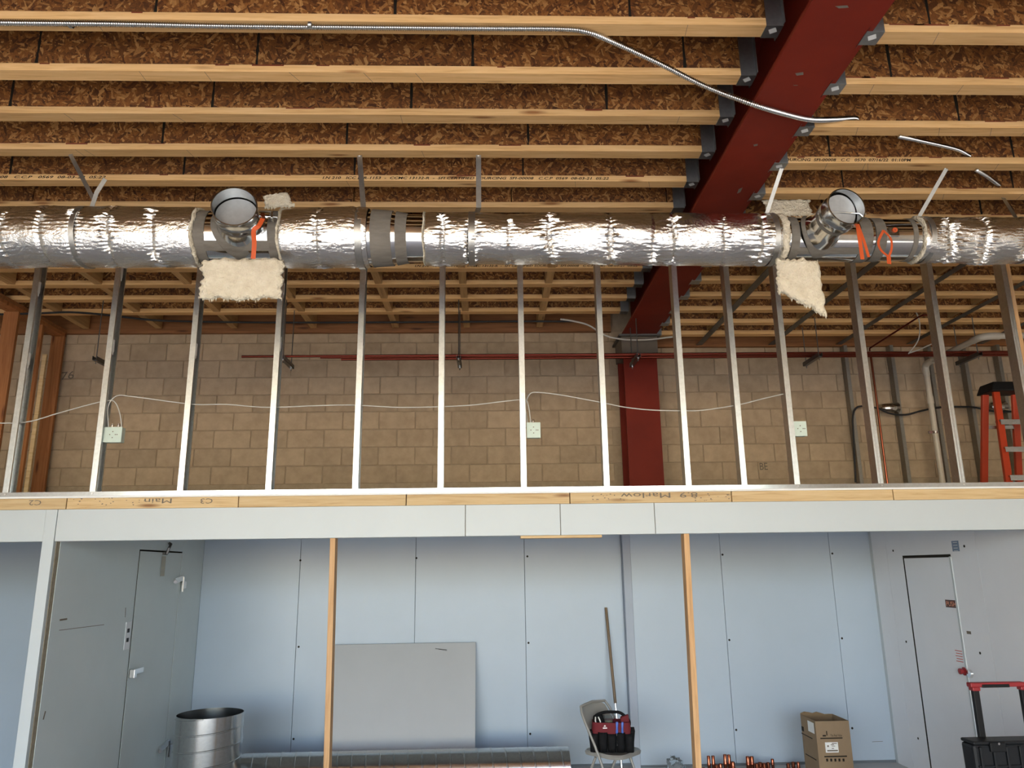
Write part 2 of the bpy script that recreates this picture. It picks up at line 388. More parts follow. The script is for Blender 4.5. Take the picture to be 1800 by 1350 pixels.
# ------------------------------------------------------------------ I-joists
FW, FT = .089, .045
def joist(side, yf, label, seed):
    rr = random.Random(seed)
    if side == 'L': x0, x1, z0 = BX0, 1.535, ZL
    else: x0, x1, z0 = 1.845, BX1, ZR
    j = empty('i_joist', ((x0 + x1) / 2, yf - FW / 2, z0)); tag(j, label, 'joist', 'joists left of the red beam' if side == 'L' else 'joists right of the red beam')
    bf = MB().box(x0, x1, yf - FW, yf, z0, z0 + FT).build('bottom_flange', 'flange', j)
    MB().box(x0, x1, yf - FW, yf, ZT - FT, ZT).build('top_flange', 'flange', j)
    x = x0; nx = x0 + rr.uniform(.3, 1.2); yc = yf - FW / 2; jm = []
    while x < x1 - .01:
        nx = min(nx, x1)
        if yf < 5.4 and x > x0 + .1: jm.append(x)
        MB().box(x + .004, nx - .004, yc - .006, yc + .006, z0 + FT, ZT - FT).build('web_panel', 'osb', j); x = nx; nx = x + 1.22
    for xq in jm:      # dark stained joints between web panels
        mb = MB(); zz = z0 + FT; v = []
        for q in range(9):
            wq = rr.uniform(.005, .011); v += [(xq - wq + .003 * rr.random(), yc - .0068, zz + q * (ZT - FT - zz) / 8), (xq + wq, yc - .0068, zz + q * (ZT - FT - zz) / 8)]
        mb.add(v, [(2 * q, 2 * q + 1, 2 * q + 3, 2 * q + 2) for q in range(8)]).build('joint_mark', 'ink', j)
    if yf < 5.4:       # glue squeezed out along the flange and finger joints across it
        mb = MB()
        for q in range(22):
            xa = rr.uniform(x0, x1 - .3); L_ = rr.uniform(.06, .3); mb.box(xa, xa + L_, yc - .012, yc - .006, z0 + FT, z0 + FT + .006)
            if q % 2: mb.box(xa, xa + L_ * .6, yf - FW - .0008, yf - FW, z0 + FT - rr.uniform(.003, .009), z0 + FT)
        mb.build('glue_line', 'glue', j)['kind'] = 'stuff'
        for q in range(6):
            xa = rr.uniform(x0 + 2.5, x1 - .3) if side == 'L' else rr.uniform(x0 + .2, x0 + 3)
            MB().bar((xa, yf - FW + .002, z0 - .0004), (xa + rr.uniform(.0, .045), yf - .002, z0 - .0004), .0018, .0008, (0, 0, 1)).build('finger_joint', 'pencil', bf)
    e = 1 if side == 'L' else -1; xe = x1 if side == 'L' else x0
    h = MB(); a, b_ = sorted((xe - e * .085, xe + e * .004))
    h.box(a, b_, yf - FW - .003, yf + .003, z0 - .004, z0)
    h.box(a, b_, yf - FW - .004, yf - FW - .0015, z0, ZT - .06).box(a, b_, yf + .0015, yf + .004, z0, ZT - .06)
    c, d = sorted((xe, xe + e * .004)); h.box(c, d, yf - FW - .03, yf + .03, z0, ZT - .06)
    ho = h.build('joist_hanger', 'hanger_metal', j)
    if yf < 5.3:
        g = .35 * rr.random(); q = Vector((xe - e * .04, yf - FW / 2 - .01, z0 - .0048)); s_ = .026
        MB().add([q + Vector((math.cos(g + k * math.pi / 2) * s_, math.sin(g + k * math.pi / 2) * s_, 0)) for k in (0, 1, 2, 3)], [(3, 2, 1, 0)]).build('sticker', 'sticker', ho)
    return j, bf
JL = [3.41 + .4064 * k for k in range(12)]
JR = [3.19 + .4064 * k for k in range(13)]
jl = [joist('L', y, 'wooden I-joist left of the red beam, %s from the top of the photo' % ORD[k], 100 + k) for k, y in enumerate(JL)]
jr = [joist('R', y, 'wooden I-joist right of the red beam, %s from the top of the photo' % ORD[k], 200 + k) for k, y in enumerate(JR)]
def lip_text(body, xa, xb, side, k, jo):
    yf = (JL if side == 'L' else JR)[k]; z0 = ZL if side == 'L' else ZR
    yq = yf - FW - .0006
    X0, X1 = at(xa, 310, Y=yq).x, at(xb, 310, Y=yq).x
    text('print', body, (X0, yq, z0 + .012), (1, 0, 0), (0, 0, 1), X1 - X0, .021, 'ink', jo[k][0], bold=.022, shear=.25)
lip_text('I.N 210   ICC ESR-1153  -  CCMC 13132-R  -  SFI CERTIFIED SOURCING  SFI-00008   C.C.P  0569  08-03-21  05:22', 567, 1070, 'L', 4, jl)
lip_text('SFI-00008   C.C.P   0569  08-03-29  05:22', -40, 186, 'L', 4, jl)
lip_text('I.N 210   ICC ESR-1153  -  CCMC 13132-R  -  SFI CERTIFIED SOURCING  SFI-00008   C.C.P  0569  08-03-21  05:22', 732, 1112, 'L', 8, jl)
lip_text('SOURCING  SFI-00008   C.C   0570  07/16/22  01:10PM', 1378, 1606, 'R', 3, jr)
# blocking between the far joists
for xi in (-4.57, -3.75, -2.9, -2.0, -1.06, -.24, .6):
    for k in range(5, 12):
        ya = JL[k] - FW / 2 + .008; yb = JL[k + 1] - FW if k < 11 else YB - .052
        if k < 11: yb = JL[k + 1] - FW / 2 - .008
        MB().box(xi - .035, xi + .035, ya + .04, yb - .04, ZL + .003, ZL + .30).build('blocking', 'blocking', ceil)
for i, xi in enumerate((2.46, 3.31, 4.11, 4.95, 5.8)):
    for k in range(6, 12):
        MB().box(xi - .02, xi + .02, JR[k] + .0, JR[k + 1] - FW, ZR + .05, ZR + .33).build('blocking', 'blocking', ceil)
    tag(MB().box(xi - .035, xi + .035, 5.9, YB - .06, ZR - .004, ZR - .0005).build('bridging_strap', 'dark_metal'),
        'dark steel strap under the joists right of the red beam, %s from the beam' % ORD[i], 'strap', 'bridging straps')

# ------------------------------------------------------------------ walk-in panels under the mezzanine
ZH0, ZH1, ZTM, ZTR = 2.175, 2.395, 2.486, 2.517
XL, XR, YR2 = -3.02, 4.09, 8.2
wh = struct(MB().box(-6.5, 6.2, Y1 + .012, Y1 + .1, ZH0 + .005, ZH1).build('wall_header', 'foam_edge'), 'white insulated panel header above the alcove')
edges = [-6.5, at(79, 920, Y=Y1).x, at(99, 920, Y=Y1).x, at(818, 910, Y=Y1).x, at(985, 910, Y=Y1).x, at(1151, 910, Y=Y1).x, 6.2]
for i in range(6):
    if i == 1: continue
    MB().box(edges[i] + .0022, edges[i + 1] - .0022, Y1, Y1 + .1, ZH0, ZH1).build('header_panel', 'panel_white', wh, bevel=.002)
# mezzanine deck
struct(MB().box(-6.5, 6.2, Y1 + .11, 8.42, ZH1 + .01, ZTM - .005).build('floor_mezzanine', 'plaster'))
# partition at the left, its white end facing out
pw = struct(MB().box(edges[1] + .01, XL - .004, Y1 + .03, YA, 0, ZH1 - .02).build('wall_partition', 'foam_edge'), 'grey panel wall at the left of the alcove')
MB().box(edges[1], edges[2] - .001, Y1 - .004, Y1 + .035, 0, ZH1).build('end_cap', 'panel_white', pw, bevel=.002)
DLY0, DLY1, DLZ = 6.79, 7.735, 2.14
MB().box(XL - .006, XL, Y1 + .075, DLY0, 0, ZH1 - .02).build('panel', 'panel_grey', pw)
MB().box(XL - .006, XL, DLY1, YA, 0, ZH1 - .02).build('panel', 'panel_grey', pw)
MB().box(XL - .006, XL, DLY0 + .001, DLY1 - .001, DLZ + .012, ZH1 - .02).build('panel', 'panel_grey', pw)
d1 = struct(MB().box(XL - .03, XL - .0005, DLY0 + .022, DLY1 - .012, .02, DLZ - .002).build('door_1', 'panel_grey'), 'flush grey door in the left wall of the alcove')
MB().box(XL - .006, XL - .004, DLY0, DLY0 + .022, 0, DLZ + .012).box(XL - .006, XL - .004, DLY1 - .012, DLY1, 0, DLZ + .012).box(XL - .006, XL - .004, DLY0, DLY1, DLZ - .002, DLZ + .012).build('seam', 'ink', pw)
for px, py in ((307, 1022), (280, 1318)):   # strap hinges
    q = at(px, py, X=XL + .004); hz = q.z
    mb = MB().bar((XL + .012, q.y - .02, hz + .005), (XL + .012, DLY1 + .03, hz + .03), .02, .05)
    mb.tube([(XL + .02, q.y - .02, hz), (XL + .03, q.y - .045, hz - .005)], .016, 10)
    mb.tube([(XL + .018, DLY1 + .03, hz - .1), (XL + .018, DLY1 + .03, hz + .04)], .014, 10)
    mb.box(XL + .004, XL + .03, DLY1 + .03, DLY1 + .09, hz - .07, hz + .0)
    mb.build('hinge', 'chrome', d1, smooth=35)
q = at(292, 966, X=XL + .01)
MB().tube([(XL + .02, q.y, q.z - .04), (XL + .035, q.y, q.z + .01), (XL + .03, q.y + .05, q.z + .05), (XL + .01, q.y + .05, q.z + .06)], .013, 10).box(XL + .003, XL + .02, q.y - .05, q.y + .02, q.z - .05, q.z - .02).build('door_closer', 'dark_metal', d1, smooth=35)
MB().box(XL + .003, XL + .0038, q.y - .06, q.y + .03, q.z - .24, q.z - .06).build('rust_stain', 'stain', d1)
q = at(232, 1184, X=XL + .02)
MB().box(XL + .003, XL + .05, q.y - .02, q.y + .03, q.z - .035, q.z + .035).box(XL + .02, XL + .03, q.y + .03, q.y + .2, q.z - .015, q.z + .03).build('latch', 'chrome', d1, bevel=.004)
sp_ = at(224, 1115, X=XL); mb = MB().box(XL, XL + .004, sp_.y - .045, sp_.y + .045, sp_.z - .12, sp_.z + .1)
swp = mb.build('switch_plate', 'panel_light', pw)
for dz in (-.045, .03): MB().box(XL + .004, XL + .007, sp_.y - .018, sp_.y + .018, sp_.z + dz - .016, sp_.z + dz + .016).build('switch', 'black_plastic', swp)
for x0, y0, x1, y1, r in ((104, 1108, 183, 1098, .002), (105, 1090, 118, 1088, .006), (76, 1265, 80, 1250, .006), (220, 1085, 221, 1068, .004)):
    a, b_ = at(x0, y0, X=XL + .0006), at(x1, y1, X=XL + .0006); MB().bar(a, b_, .001, r * 2, (0, 0, 1)).build('scratch', 'pencil', pw)
# back wall of the alcove
wa = struct(MB().box(-6.4, 5.6, YA + .014, YA + .1, 0, ZH1).build('wall_alcove', 'seam'), 'pale blue panel wall at the back of the alcove')
sm = [-6.4, -4.4, XL, -2.0, -.78, .378, 1.42]
for a, b_ in zip(sm[:-1], sm[1:]): MB().box(a + .002, b_ - .002, YA, YA + .1, 0, ZH1).build('panel', 'panel_blue', wa, bevel=.002)
MB().box(1.42, 1.50, YR2 - .004, YA + .02, 0, ZH1).build('corner_trim', 'trim_grey', wa)
sm = [1.50, 2.466, 3.65, XR + .02]
for a, b_ in zip(sm[:-1], sm[1:]): MB().box(a + .002, b_ - .002, YR2, YA + .1, 0, ZH1).build('panel', 'panel_blue', wa, bevel=.002)
struct(MB().box(XL + .002, 1.42, YA - .012, YA - .001, 0, .022).build('baseboard_back', 'seam'))
struct(MB().box(1.5, XR - .002, YR2 - .012, YR2 - .001, 0, .022).build('baseboard_right', 'seam'))
for px, py in ((528, 985), (525, 1137), (516, 1299), (732, 981), (927, 978), (929, 1130), (932, 1290)):
    MB().disc(at(px, py, Y=YA - .0005), (0, -1, 0), .011, 12).build('bolt_hole', 'ink', wa)
for px, py in ((1270, 975), (1282, 1125), (1294, 1283), (1463, 973), (1480, 1122), (1498, 1280)):
    MB().disc(at(px, py, Y=YR2 - .0005), (0, -1, 0), .011, 12).build('bolt_hole', 'ink', wa)
a = at(1533, 1304, Y=YR2 - .001); MB().bar(a, a + Vector((.11, 0, .002)), .001, .004, (0, 0, 1)).build('scratch', 'pencil', wa)
# right wall of the alcove with its door
DRY0, DRY1, DRZ = 6.76, 7.565, 2.0
wr = struct(MB().box(XR + .006, XR + .1, Y1 + .02, YA, 0, ZH1).build('wall_alcove_right', 'foam_edge'), 'light grey panel wall at the right of the alcove')
for a, b_, z0, z1 in ((Y1 + .02, 6.38, 0, ZH1), (6.384, DRY0, 0, ZH1), (DRY1, 7.86, 0, ZH1), (7.864, YA, 0, ZH1), (DRY0, DRY1, DRZ + .02, ZH1)):
    MB().box(XR, XR + .02, a, b_, z0, z1).build('panel', 'panel_light', wr)
MB().box(XR - .001, XR + .102, Y1 - .004, Y1 + .02, 0, ZH1 - .22).build('end_cap', 'panel_white', wr, bevel=.002)
MB().box(XR + .001, XR + .004, DRY0, DRY1, 0, DRZ + .02).build('seam', 'ink', wr)
MB().box(XR - .002, XR + .004, YR2 - .05, YR2, 0, ZH1).build('corner_bead', 'panel_white', wr)
d2 = struct(MB().box(XR - .004, XR + .03, DRY0 + .02, DRY1 - .03, .02, DRZ - .006).build('door_2', 'panel_light', bevel=.003), 'flush light grey door in the right wall of the alcove')
MB().box(XR - .008, XR + .01, DRY0 - .006, DRY0 + .018, 0, DRZ).build('edge_strip', 'panel_white', d2)
# PUSH plate
a, b_ = at(1661, 1054, X=XR - .006), at(1683, 1069, X=XR - .006)
ps = MB().box(XR - .006, XR - .004, b_.y, a.y, min(a.z, b_.z), max(a.z, b_.z)).build('push_sign', 'sign_brown', d2)
text('lettering', 'PUSH', (XR - .0062, a.y - .015, min(a.z, b_.z) + .012), (0, -1, 0), (0, 0, 1), abs(a.y - b_.y) - .03, abs(a.z - b_.z) - .024, 'sign_letters', ps)
a, b_ = at(1672, 951, X=XR - .001), at(1687, 969, X=XR - .001)
st = MB().box(XR - .001, XR, b_.y, a.y, min(a.z, b_.z), max(a.z, b_.z)).build('door_label', 'blue_label', wr)
for k in range(4):
    zz = a.z - .012 - k * .024; MB().box(XR - .0016, XR - .001, b_.y + .02, a.y - .02, zz - .004, zz).build('print', 'sticker', st)
a = at(1682, 1143, X=XR - .005)
for k in range(5):
    MB().box(XR - .0055, XR - .004, a.y - .07, a.y + .03 - .01 * (k % 2), a.z - k * .022 - .006, a.z - k * .022).build('print', 'ink_red', d2)
a = at(1697, 1180, X=XR)
kn = MB().lathe([(.001, 0), (.034, .0), (.034, .01), (.015, .016), (.015, .03), (.024, .034), (.024, .048), (.001, .052)], (XR - .004, a.y, a.z), (-1, 0, 0), 20).build('knob', 'handle_red', d2, smooth=35)
MB().lathe([(.001, 0), (.034, .0), (.03, .02), (.001, .024)], (XR - .001, a.y - .075, a.z - .01), (-1, 0, 0), 18).build('knob_strike', 'chrome', kn, smooth=35)
for px, py in ((1570, 968), (1593, 1128), (1695, 960), (1723, 1148), (1614, 1298)):
    MB().disc(at(px, py, X=XR - .0005), (-1, 0, 0), .011, 12).build('bolt_hole', 'ink', wr)
a = at(1703, 1112, X=XR - .0006); MB().box(XR - .0008, XR, a.y - .03, a.y + .03, a.z - .012, a.z + .012).build('scratch', 'pencil', wr)

# ------------------------------------------------------------------ timber plates on the header
tx = [-6.2] + [at(x, 880, Y=Y1).x for x in (117, 419, 714, 1002, 1287, 1572)] + [6.2]
plates = []
for i in range(7):
    rz = random.uniform(-.002, .002)
    o = MB().box(tx[i] + .003, tx[i + 1] - .003, Y1 + .004 + rz, Y1 + .042, ZH1 + .001, ZTM - .013).build('timber_plate', 'timber', bevel=.0025)
    plates.append(tag(o, 'pale timber plate on top of the white header, %s piece from the left' % ORD[i], 'timber', 'timber plates on the header'))
def scribble(body, px, py, wd, ht, k, flip=True):
    q = at(px, py, Y=Y1); r = (-1, 0, 0) if flip else (1, 0, 0); u = (0, 0, -1) if flip else (0, 0, 1)
    text('writing', body, (q.x, Y1 + .001, q.z), r, u, wd, ht, 'pencil', plates[k])
scribble('C2', 73, 879, .085, .036, 0); scribble('C3', 374, 876, .085, .036, 1); scribble('Main', 302, 876, .19, .034, 1)
scribble('Marlow', 1178, 866, .36, .036, 4); scribble('8.9', 1226, 865.5, .13, .036, 4)
for i in range(60):
    px = random.choice((random.uniform(1040, 1100), random.uniform(1200, 1284), random.uniform(128, 260))); k = 1 if px < 300 else 4
    q = at(px, 868 + random.uniform(0, 12) if k == 4 else 874 + random.uniform(0, 14), Y=Y1 + .0014); s_ = random.uniform(.002, .0055)
    g = random.uniform(0, 3)
    MB().add([q + Vector((math.cos(g) * s_ * 2, 0, math.sin(g) * s_)), q + Vector((-math.sin(g) * s_, 0, math.cos(g) * s_)), q + Vector((-math.cos(g) * s_ * 1.5, 0, -math.sin(g) * s_)), q + Vector((math.sin(g) * s_, 0, -math.cos(g) * s_ * .7))], [(0, 1, 2, 3)]).build('speck', 'pencil', plates[k])
tag(MB().box(-6.2, 6.2, Y1 - .002, Y1 + .09, ZTM - .0125, ZTM + .0005).build('sill_strip', 'sill_white'), 'thin white sill strip between timber plates and metal track', 'strip')
# bottom track
tr = empty('bottom_track', (0, Y1 + .05, ZTM)); tag(tr, 'galvanized bottom track carrying the steel studs above the header', 'track')
MB().box(-6.2, 6.2, Y1 - .002, Y1, ZTM + .001, ZTR).box(-6.2, 6.2, Y1, Y1 + .094, ZTM + .001, ZTM + .003).box(-6.2, 6.2, Y1 + .094, Y1 + .096, ZTM + .001, ZTR).build('channel', 'galv', tr)

# ------------------------------------------------------------------ steel studs
def cstud(name, x, y, z0, z1, wd=.041, dp=.09, root=None, mat='stud_metal'):
    """C profile: web on the left, open to the right"""
    t = .0018; mb = MB()
    mb.box(x - wd / 2, x - wd / 2 + t, y, y + dp, z0, z1)
    mb.box(x - wd / 2 + t, x + wd / 2, y, y + t, z0, z1).box(x - wd / 2 + t, x + wd / 2, y + dp - t, y + dp, z0, z1)
    mb.box(x + wd / 2 - t, x + wd / 2, y + t, y + .012, z0, z1).box(x + wd / 2 - t, x + wd / 2, y + dp - .012, y + dp - t, z0, z1)
    for k in (-.011, .011): mb.box(x + k - .002, x + k + .002, y - .0012, y, z0, z1)
    return mb.build(name, mat, root)
SX = [9, 162, 316, 471, 624, 774, 921, 1067, 1211, 1309, 1402, 1549, 1693, 1832]
for i, px in enumerate(SX):
    x = at(px, 866 - .01 * px, Y=Y1).x; top = ZL - .004 if x < 1.4 else ZR - .006
    s_ = empty('steel_stud', (x, Y1 + .045, ZTM + .003))
    tag(s_, 'galvanized steel wall stud above the white header, %s from the left' % ORD[i], 'stud', 'steel studs above the header')
    cstud('channel', x, Y1 + .0015, ZTM + .003, top, root=s_)
    MB().disc((x + .003, Y1 - .002, ZTM + .018), (0, -1, 0), .006, 10, .003).build('screw', 'chrome', s_)
    for zz in ((3.55, 4.12) if i < 5 else (2.8,) if i > 6 else (2.95,)):
        zz += random.uniform(-.12, .12)
        MB().box(x + .0195, x + .0222, Y1 + .012, Y1 + .035, zz, zz + .09).box(x + .0195, x + .0222, Y1 + .016, Y1 + .028, zz - .025, zz).build('knockout_tab', 'sticker', s_)
xw = at(1790, 600, Y=Y1 + .03).x
tag(MB().box(xw - .005, xw + .034, Y1 + .02, Y1 + .11, ZTM + .004, ZR - .006).build('wood_stud', 'post_wood', bevel=.003), 'pale wooden wall stud beside the steel studs at the right edge', 'stud')

# ------------------------------------------------------------------ wooden partition at the upper left
XP = -4.80
for i, (yy, wd) in enumerate(((8.35, .14), (7.93, .13), (7.50, .15))):
    tag(MB().box(XP - wd, XP, yy, yy + .038, ZTM, ZL - .085).build('wood_stud', 'stud_wood', bevel=.003), ('orange wooden stud against the block wall, upper left', 'orange wooden stud in the middle of the upper left partition', 'wide orange wooden stud at the left edge, nearest of the partition')[i], 'stud', 'wooden studs of the upper left partition')
tag(MB().box(XP - .14, XP, 5.7, YB - .055, ZL - .082, ZL - .043).build('top_plate', 'stud_wood', bevel=.003), 'wooden top plate over the partition studs at the upper left', 'plate')
tag(MB().box(XP - .14, XP + .004, 5.7, YB - .055, ZL - .042, ZL - .004).build('top_plate', 'ledger', bevel=.003), 'dark wooden upper plate against the joists at the upper left', 'plate')
a = at(46, 866, Y=7.8)
tag(MB().bar((a.x, 7.8, ZTM), (a.x, 7.8, 4.2), .04, .025, (0, 1, 0)).build('furring_strip', 'timber'), 'pale narrow wooden strip between the upper left partition studs', 'strip')

# ------------------------------------------------------------------ duct line
DA, DB = Vector((-5.2, 4.56, 4.052)), Vector((6.2, 4.50, 3.985))
def dc(x):
    t = (x - DA.x) / (DB.x - DA.x); return DA + (DB - DA) * t
def dx(px): return at(px, 418, Y=4.53).x
duct = empty('supply_duct', dc(0) - Vector((0, 0, .2))); tag(duct, 'long foil wrapped air duct hanging below the joists', 'duct')
DD = (DB - DA).normalized(); DS, DU, _ = frame(DD)
def foil(x0, x1, r, seams, seed, lab=None):
    rs = np.random.RandomState(seed); n = 168; xs = np.arange(x0, x1 + .001, .0095); th = np.linspace(0, 2 * np.pi, n, endpoint=False)
    X, T = np.meshgrid(xs, th, indexing='ij'); Rr = np.full_like(X, r)
    for _ in range(14):   # slow sag and dents
        k = rs.uniform(2, 14); m_ = rs.randint(1, 5); Rr += rs.uniform(.0008, .0024) * np.sin(k * X + m_ * T + rs.uniform(0, 6.3))
    for s0, amp, lam in seams:
        sx = s0 + .012 * np.sin(T + rs.uniform(0, 6)) + .006 * np.sin(3 * T + rs.uniform(0, 6)); dxx = X - sx
        Rr -= .009 * amp * np.exp(-(dxx / .012) ** 2)
        env = amp * np.exp(-np.abs(dxx) / lam); wv = 0
        for _ in range(7):
            m_ = rs.randint(22, 74); wv = wv + rs.uniform(.3, 1) * np.sin(m_ * T + rs.uniform(-45, 45) * dxx + rs.uniform(0, 6.3))
        msk = .5 + .5 * np.sin(rs.randint(1, 4) * T + rs.uniform(0, 6.3))
        Rr += .0032 * env * wv * (.3 + msk)
    edge = np.minimum(X - x0, x1 - X); Rr -= .012 * np.exp(-edge / .012)
    ct = np.array([tuple(dc(x)) for x in xs])
    A, U = np.array(DS), np.array(DU)
    V = ct[:, None, :] + Rr[..., None] * (np.cos(T)[..., None] * A + np.sin(T)[..., None] * U)
    mb = MB(); mb.v = [tuple(p) for p in V.reshape(-1, 3)]; m_ = len(xs)
    mb.f = [(i * n + k, i * n + (k + 1) % n, (i + 1) * n + (k + 1) % n, (i + 1) * n + k) for i in range(m_ - 1) for k in range(n)]
    o = mb.build('foil_wrap', 'foil', duct, smooth=60); o['label'] = lab or 'crinkled silver foil insulation wrap'; return o
def S(*pxs): return [(dx(p), random.uniform(.8, 1.5), random.uniform(.03, .055)) for p in pxs]
foil(-4.6, dx(352), .192, S(-300, -220, -130, -60, 30, 96, 148, 206, 283), 1)
foil(dx(499), dx(652), .192, S(566, 628), 2)
foil(dx(746), dx(1362), .166, S(778, 826, 893, 966, 1070, 1145, 1180, 1262, 1330), 3)
foil(dx(1602), 5.4, .149, S(1650, 1712, 1775, 1850, 1930), 4)
def ring(name, mat, x0, x1, r0, r1=None, th=.004, n=64, lab=None):
    r1 = r1 or r0; a = dc(x0); h = x1 - x0
    return MB().lathe([(r0 - th, 0), (r0, 0), (r1, h), (r1 - th, h)], a, DD, n, close=True).build(name, mat, duct, smooth=40, label=lab)
# bare sections
sad1 = ring('takeoff_saddle', 'bare_duct', dx(345), dx(506), .167, lab='bare metal section under the left takeoff')
ring('bare_section', 'bare_duct', dx(640), dx(662), .176)
red = MB().lathe([(.178, 0), (.178, dx(676) - dx(656)), (.152, dx(716) - dx(656)), (.150, dx(760) - dx(656))], dc(dx(656)), DD, 64).build('reducer', 'bare_duct', duct, smooth=40)
for a, b_, r0, r1 in ((657, 692, .184, .176), (699, 718, .172, .158)): ring('mastic_band', 'mastic', dx(a), dx(b_), r0, r1, .012)
ring('mastic_band', 'mastic', dx(352), dx(374), .171, th=.006); ring('mastic_band', 'mastic', dx(482), dx(500), .171, th=.006)
sad2 = ring('takeoff_saddle', 'bare_duct', dx(1355), dx(1512), .143, lab='bare metal section under the right takeoff')
ring('bare_section', 'bare_duct', dx(1505), dx(1612), .137)
for a, b_, r in ((1376, 1390, .147), (1494, 1514, .147), (1520, 1538, .142), (1584, 1592, .14)): ring('mastic_band', 'mastic', dx(a), dx(b_), r, th=.006)
def arc(name, mat, x0, x1, r, a0, a1, par, th=.004):
    mb = MB(); n = 18; v = []
    for x in (x0, x1):
        for rr in (r - th, r):
            for k in range(n + 1):
                g = math.radians(a0 + (a1 - a0) * k / n); v.append(dc(x) + Vector((0, -math.cos(g), math.sin(g))) * rr)
    m_ = n + 1; f = []
    for k in range(n):
        f += [(m_ + k, m_ + k + 1, 3 * m_ + k + 1, 3 * m_ + k), (k, m_ + k, 3 * m_ + k, 2 * m_ + k)[::1] if False else (k, k + 1, m_ + k + 1, m_ + k), (2 * m_ + k, 3 * m_ + k, 3 * m_ + k + 1, 2 * m_ + k + 1)]
    f += [(0, m_, 3 * m_, 2 * m_), (n, 2 * m_ + n, 3 * m_ + n, m_ + n)]
    return mb.add(v, f).build(name, mat, par, smooth=40)
arc('mastic_band', 'mastic', dx(372), dx(484), .171, -52, -30, duct); arc('mastic_band', 'mastic', dx(372), dx(484), .171, 62, 80, duct)
arc('mastic_band', 'mastic', dx(1388), dx(1496), .147, -62, -44, duct)
# takeoff collars
def takeoff(sad, cpx, cpy, az, el, r, r2, hend, blade_tilt, RS, rod=True, deep=.075):
    c = at(cpx, cpy, Y=dc(dx(cpx)).y); c.z = dc(c.x).z
    d = Vector((math.sin(az) * math.cos(el), -math.cos(az) * math.cos(el), math.sin(el)))
    a_, u_, d_ = frame(d); n = 64; R0 = RS + .002
    def onduct(rad, g, lift=0):      # point of a ring of radius rad laid on the duct's curved surface
        h = math.sqrt(max(.0004, (R0 + lift) ** 2 - (rad * math.sin(g)) ** 2)); return c + d * h + (a_ * math.cos(g) + u_ * math.sin(g)) * rad
    def rings(rows, name, mat, par):
        v = [p for row in rows for p in row]
        return MB().add(v, [(i * n + k, i * n + (k + 1) % n, (i + 1) * n + (k + 1) % n, (i + 1) * n + k) for i in range(len(rows) - 1) for k in range(n)]).build(name, mat, par, smooth=50)
    G = [2 * math.pi * k / n for k in range(n)]; rb_ = r * 1.24
    rings([[onduct(min(rb_ + .034, R0 * .995), g) for g in G], [onduct(min(rb_ + .028, R0 * .99), g, .005) for g in G], [onduct(rb_ + .004, g, .007) for g in G], [onduct(rb_ - .006, g, .012) for g in G]], 'mastic_ring', 'mastic', sad)
    hm = max((onduct(rb_, g) - c).dot(d) for g in G) + .02
    rings([[onduct(rb_, g, .001) for g in G], [c + d * hm + (a_ * math.cos(g) + u_ * math.sin(g)) * (r * 1.08) for g in G], [c + d * (hm + .03) + (a_ * math.cos(g) + u_ * math.sin(g)) * r for g in G], [c + d * (hend - .13) + (a_ * math.cos(g) + u_ * math.sin(g)) * r for g in G]], 'boot', 'bare_duct', sad)
    MB().lathe([(r * .99, hend - .165), (r + .008, hend - .16), (r + .009, hend - .125), (r * .99, hend - .12)], c, d, 48).build('mastic_ring', 'mastic', sad, smooth=40)
    h0 = hend - .135
    col = MB().lathe([(r, h0), (r2, h0 + .012), (r2, h0 + .05), (r2 + .003, h0 + .055), (r2, h0 + .06), (r2, hend - .012), (r2 + .004, hend), (r2 - .003, hend), (r2 - .003, h0 + .02)], c, d, 56).build('collar', 'galv', sad, smooth=35, label='round branch collar with open end')
    a, u, dd = frame(d); bd = (d + u * blade_tilt[0] + a * blade_tilt[1]).normalized()
    MB().lathe([(.0005, 0), (r2 - .008, 0), (r2 - .008, .0015), (.0005, .0015)], c + d * (hend - deep), bd, 48).build('damper_blade', 'galv_dull', sad, smooth=30, label='grey damper disc inside the collar')
    if rod: MB().tube([c + d * (hend - deep + .004) + a * (r2 + .0), c + d * (hend - deep + .004) - a * (r2 + .05)], .005, 8).build('damper_rod', 'chrome', sad)
    return c, d, a, u
c1, dd1, a1, u1 = takeoff(sad1, 427, 418, math.radians(9), math.radians(7), .112, .130, .36, (.16, .06), .167, False, .085)
c2, dd2, a2, u2 = takeoff(sad2, 1425, 424, math.radians(7), math.radians(4), .103, .118, .42, (-.25, -.1), .143)
# quadrant handle at the left collar
a1 = -a1; q = c1 + dd1 * .27 + a1 * .15
MB().bar(q - a1 * .03, q + a1 * .09, .02, .008).bar(q + a1 * .06 - dd1 * .02, q + a1 * .06 + dd1 * .03, .012, .05).build('damper_handle', 'galv', sad1, bevel=.002)
MB().tube([q + a1 * .005 + dd1 * .02, q + a1 * .005 - dd1 * .04], .014, 10).build('handle_nut', 'copper', sad1, smooth=40)
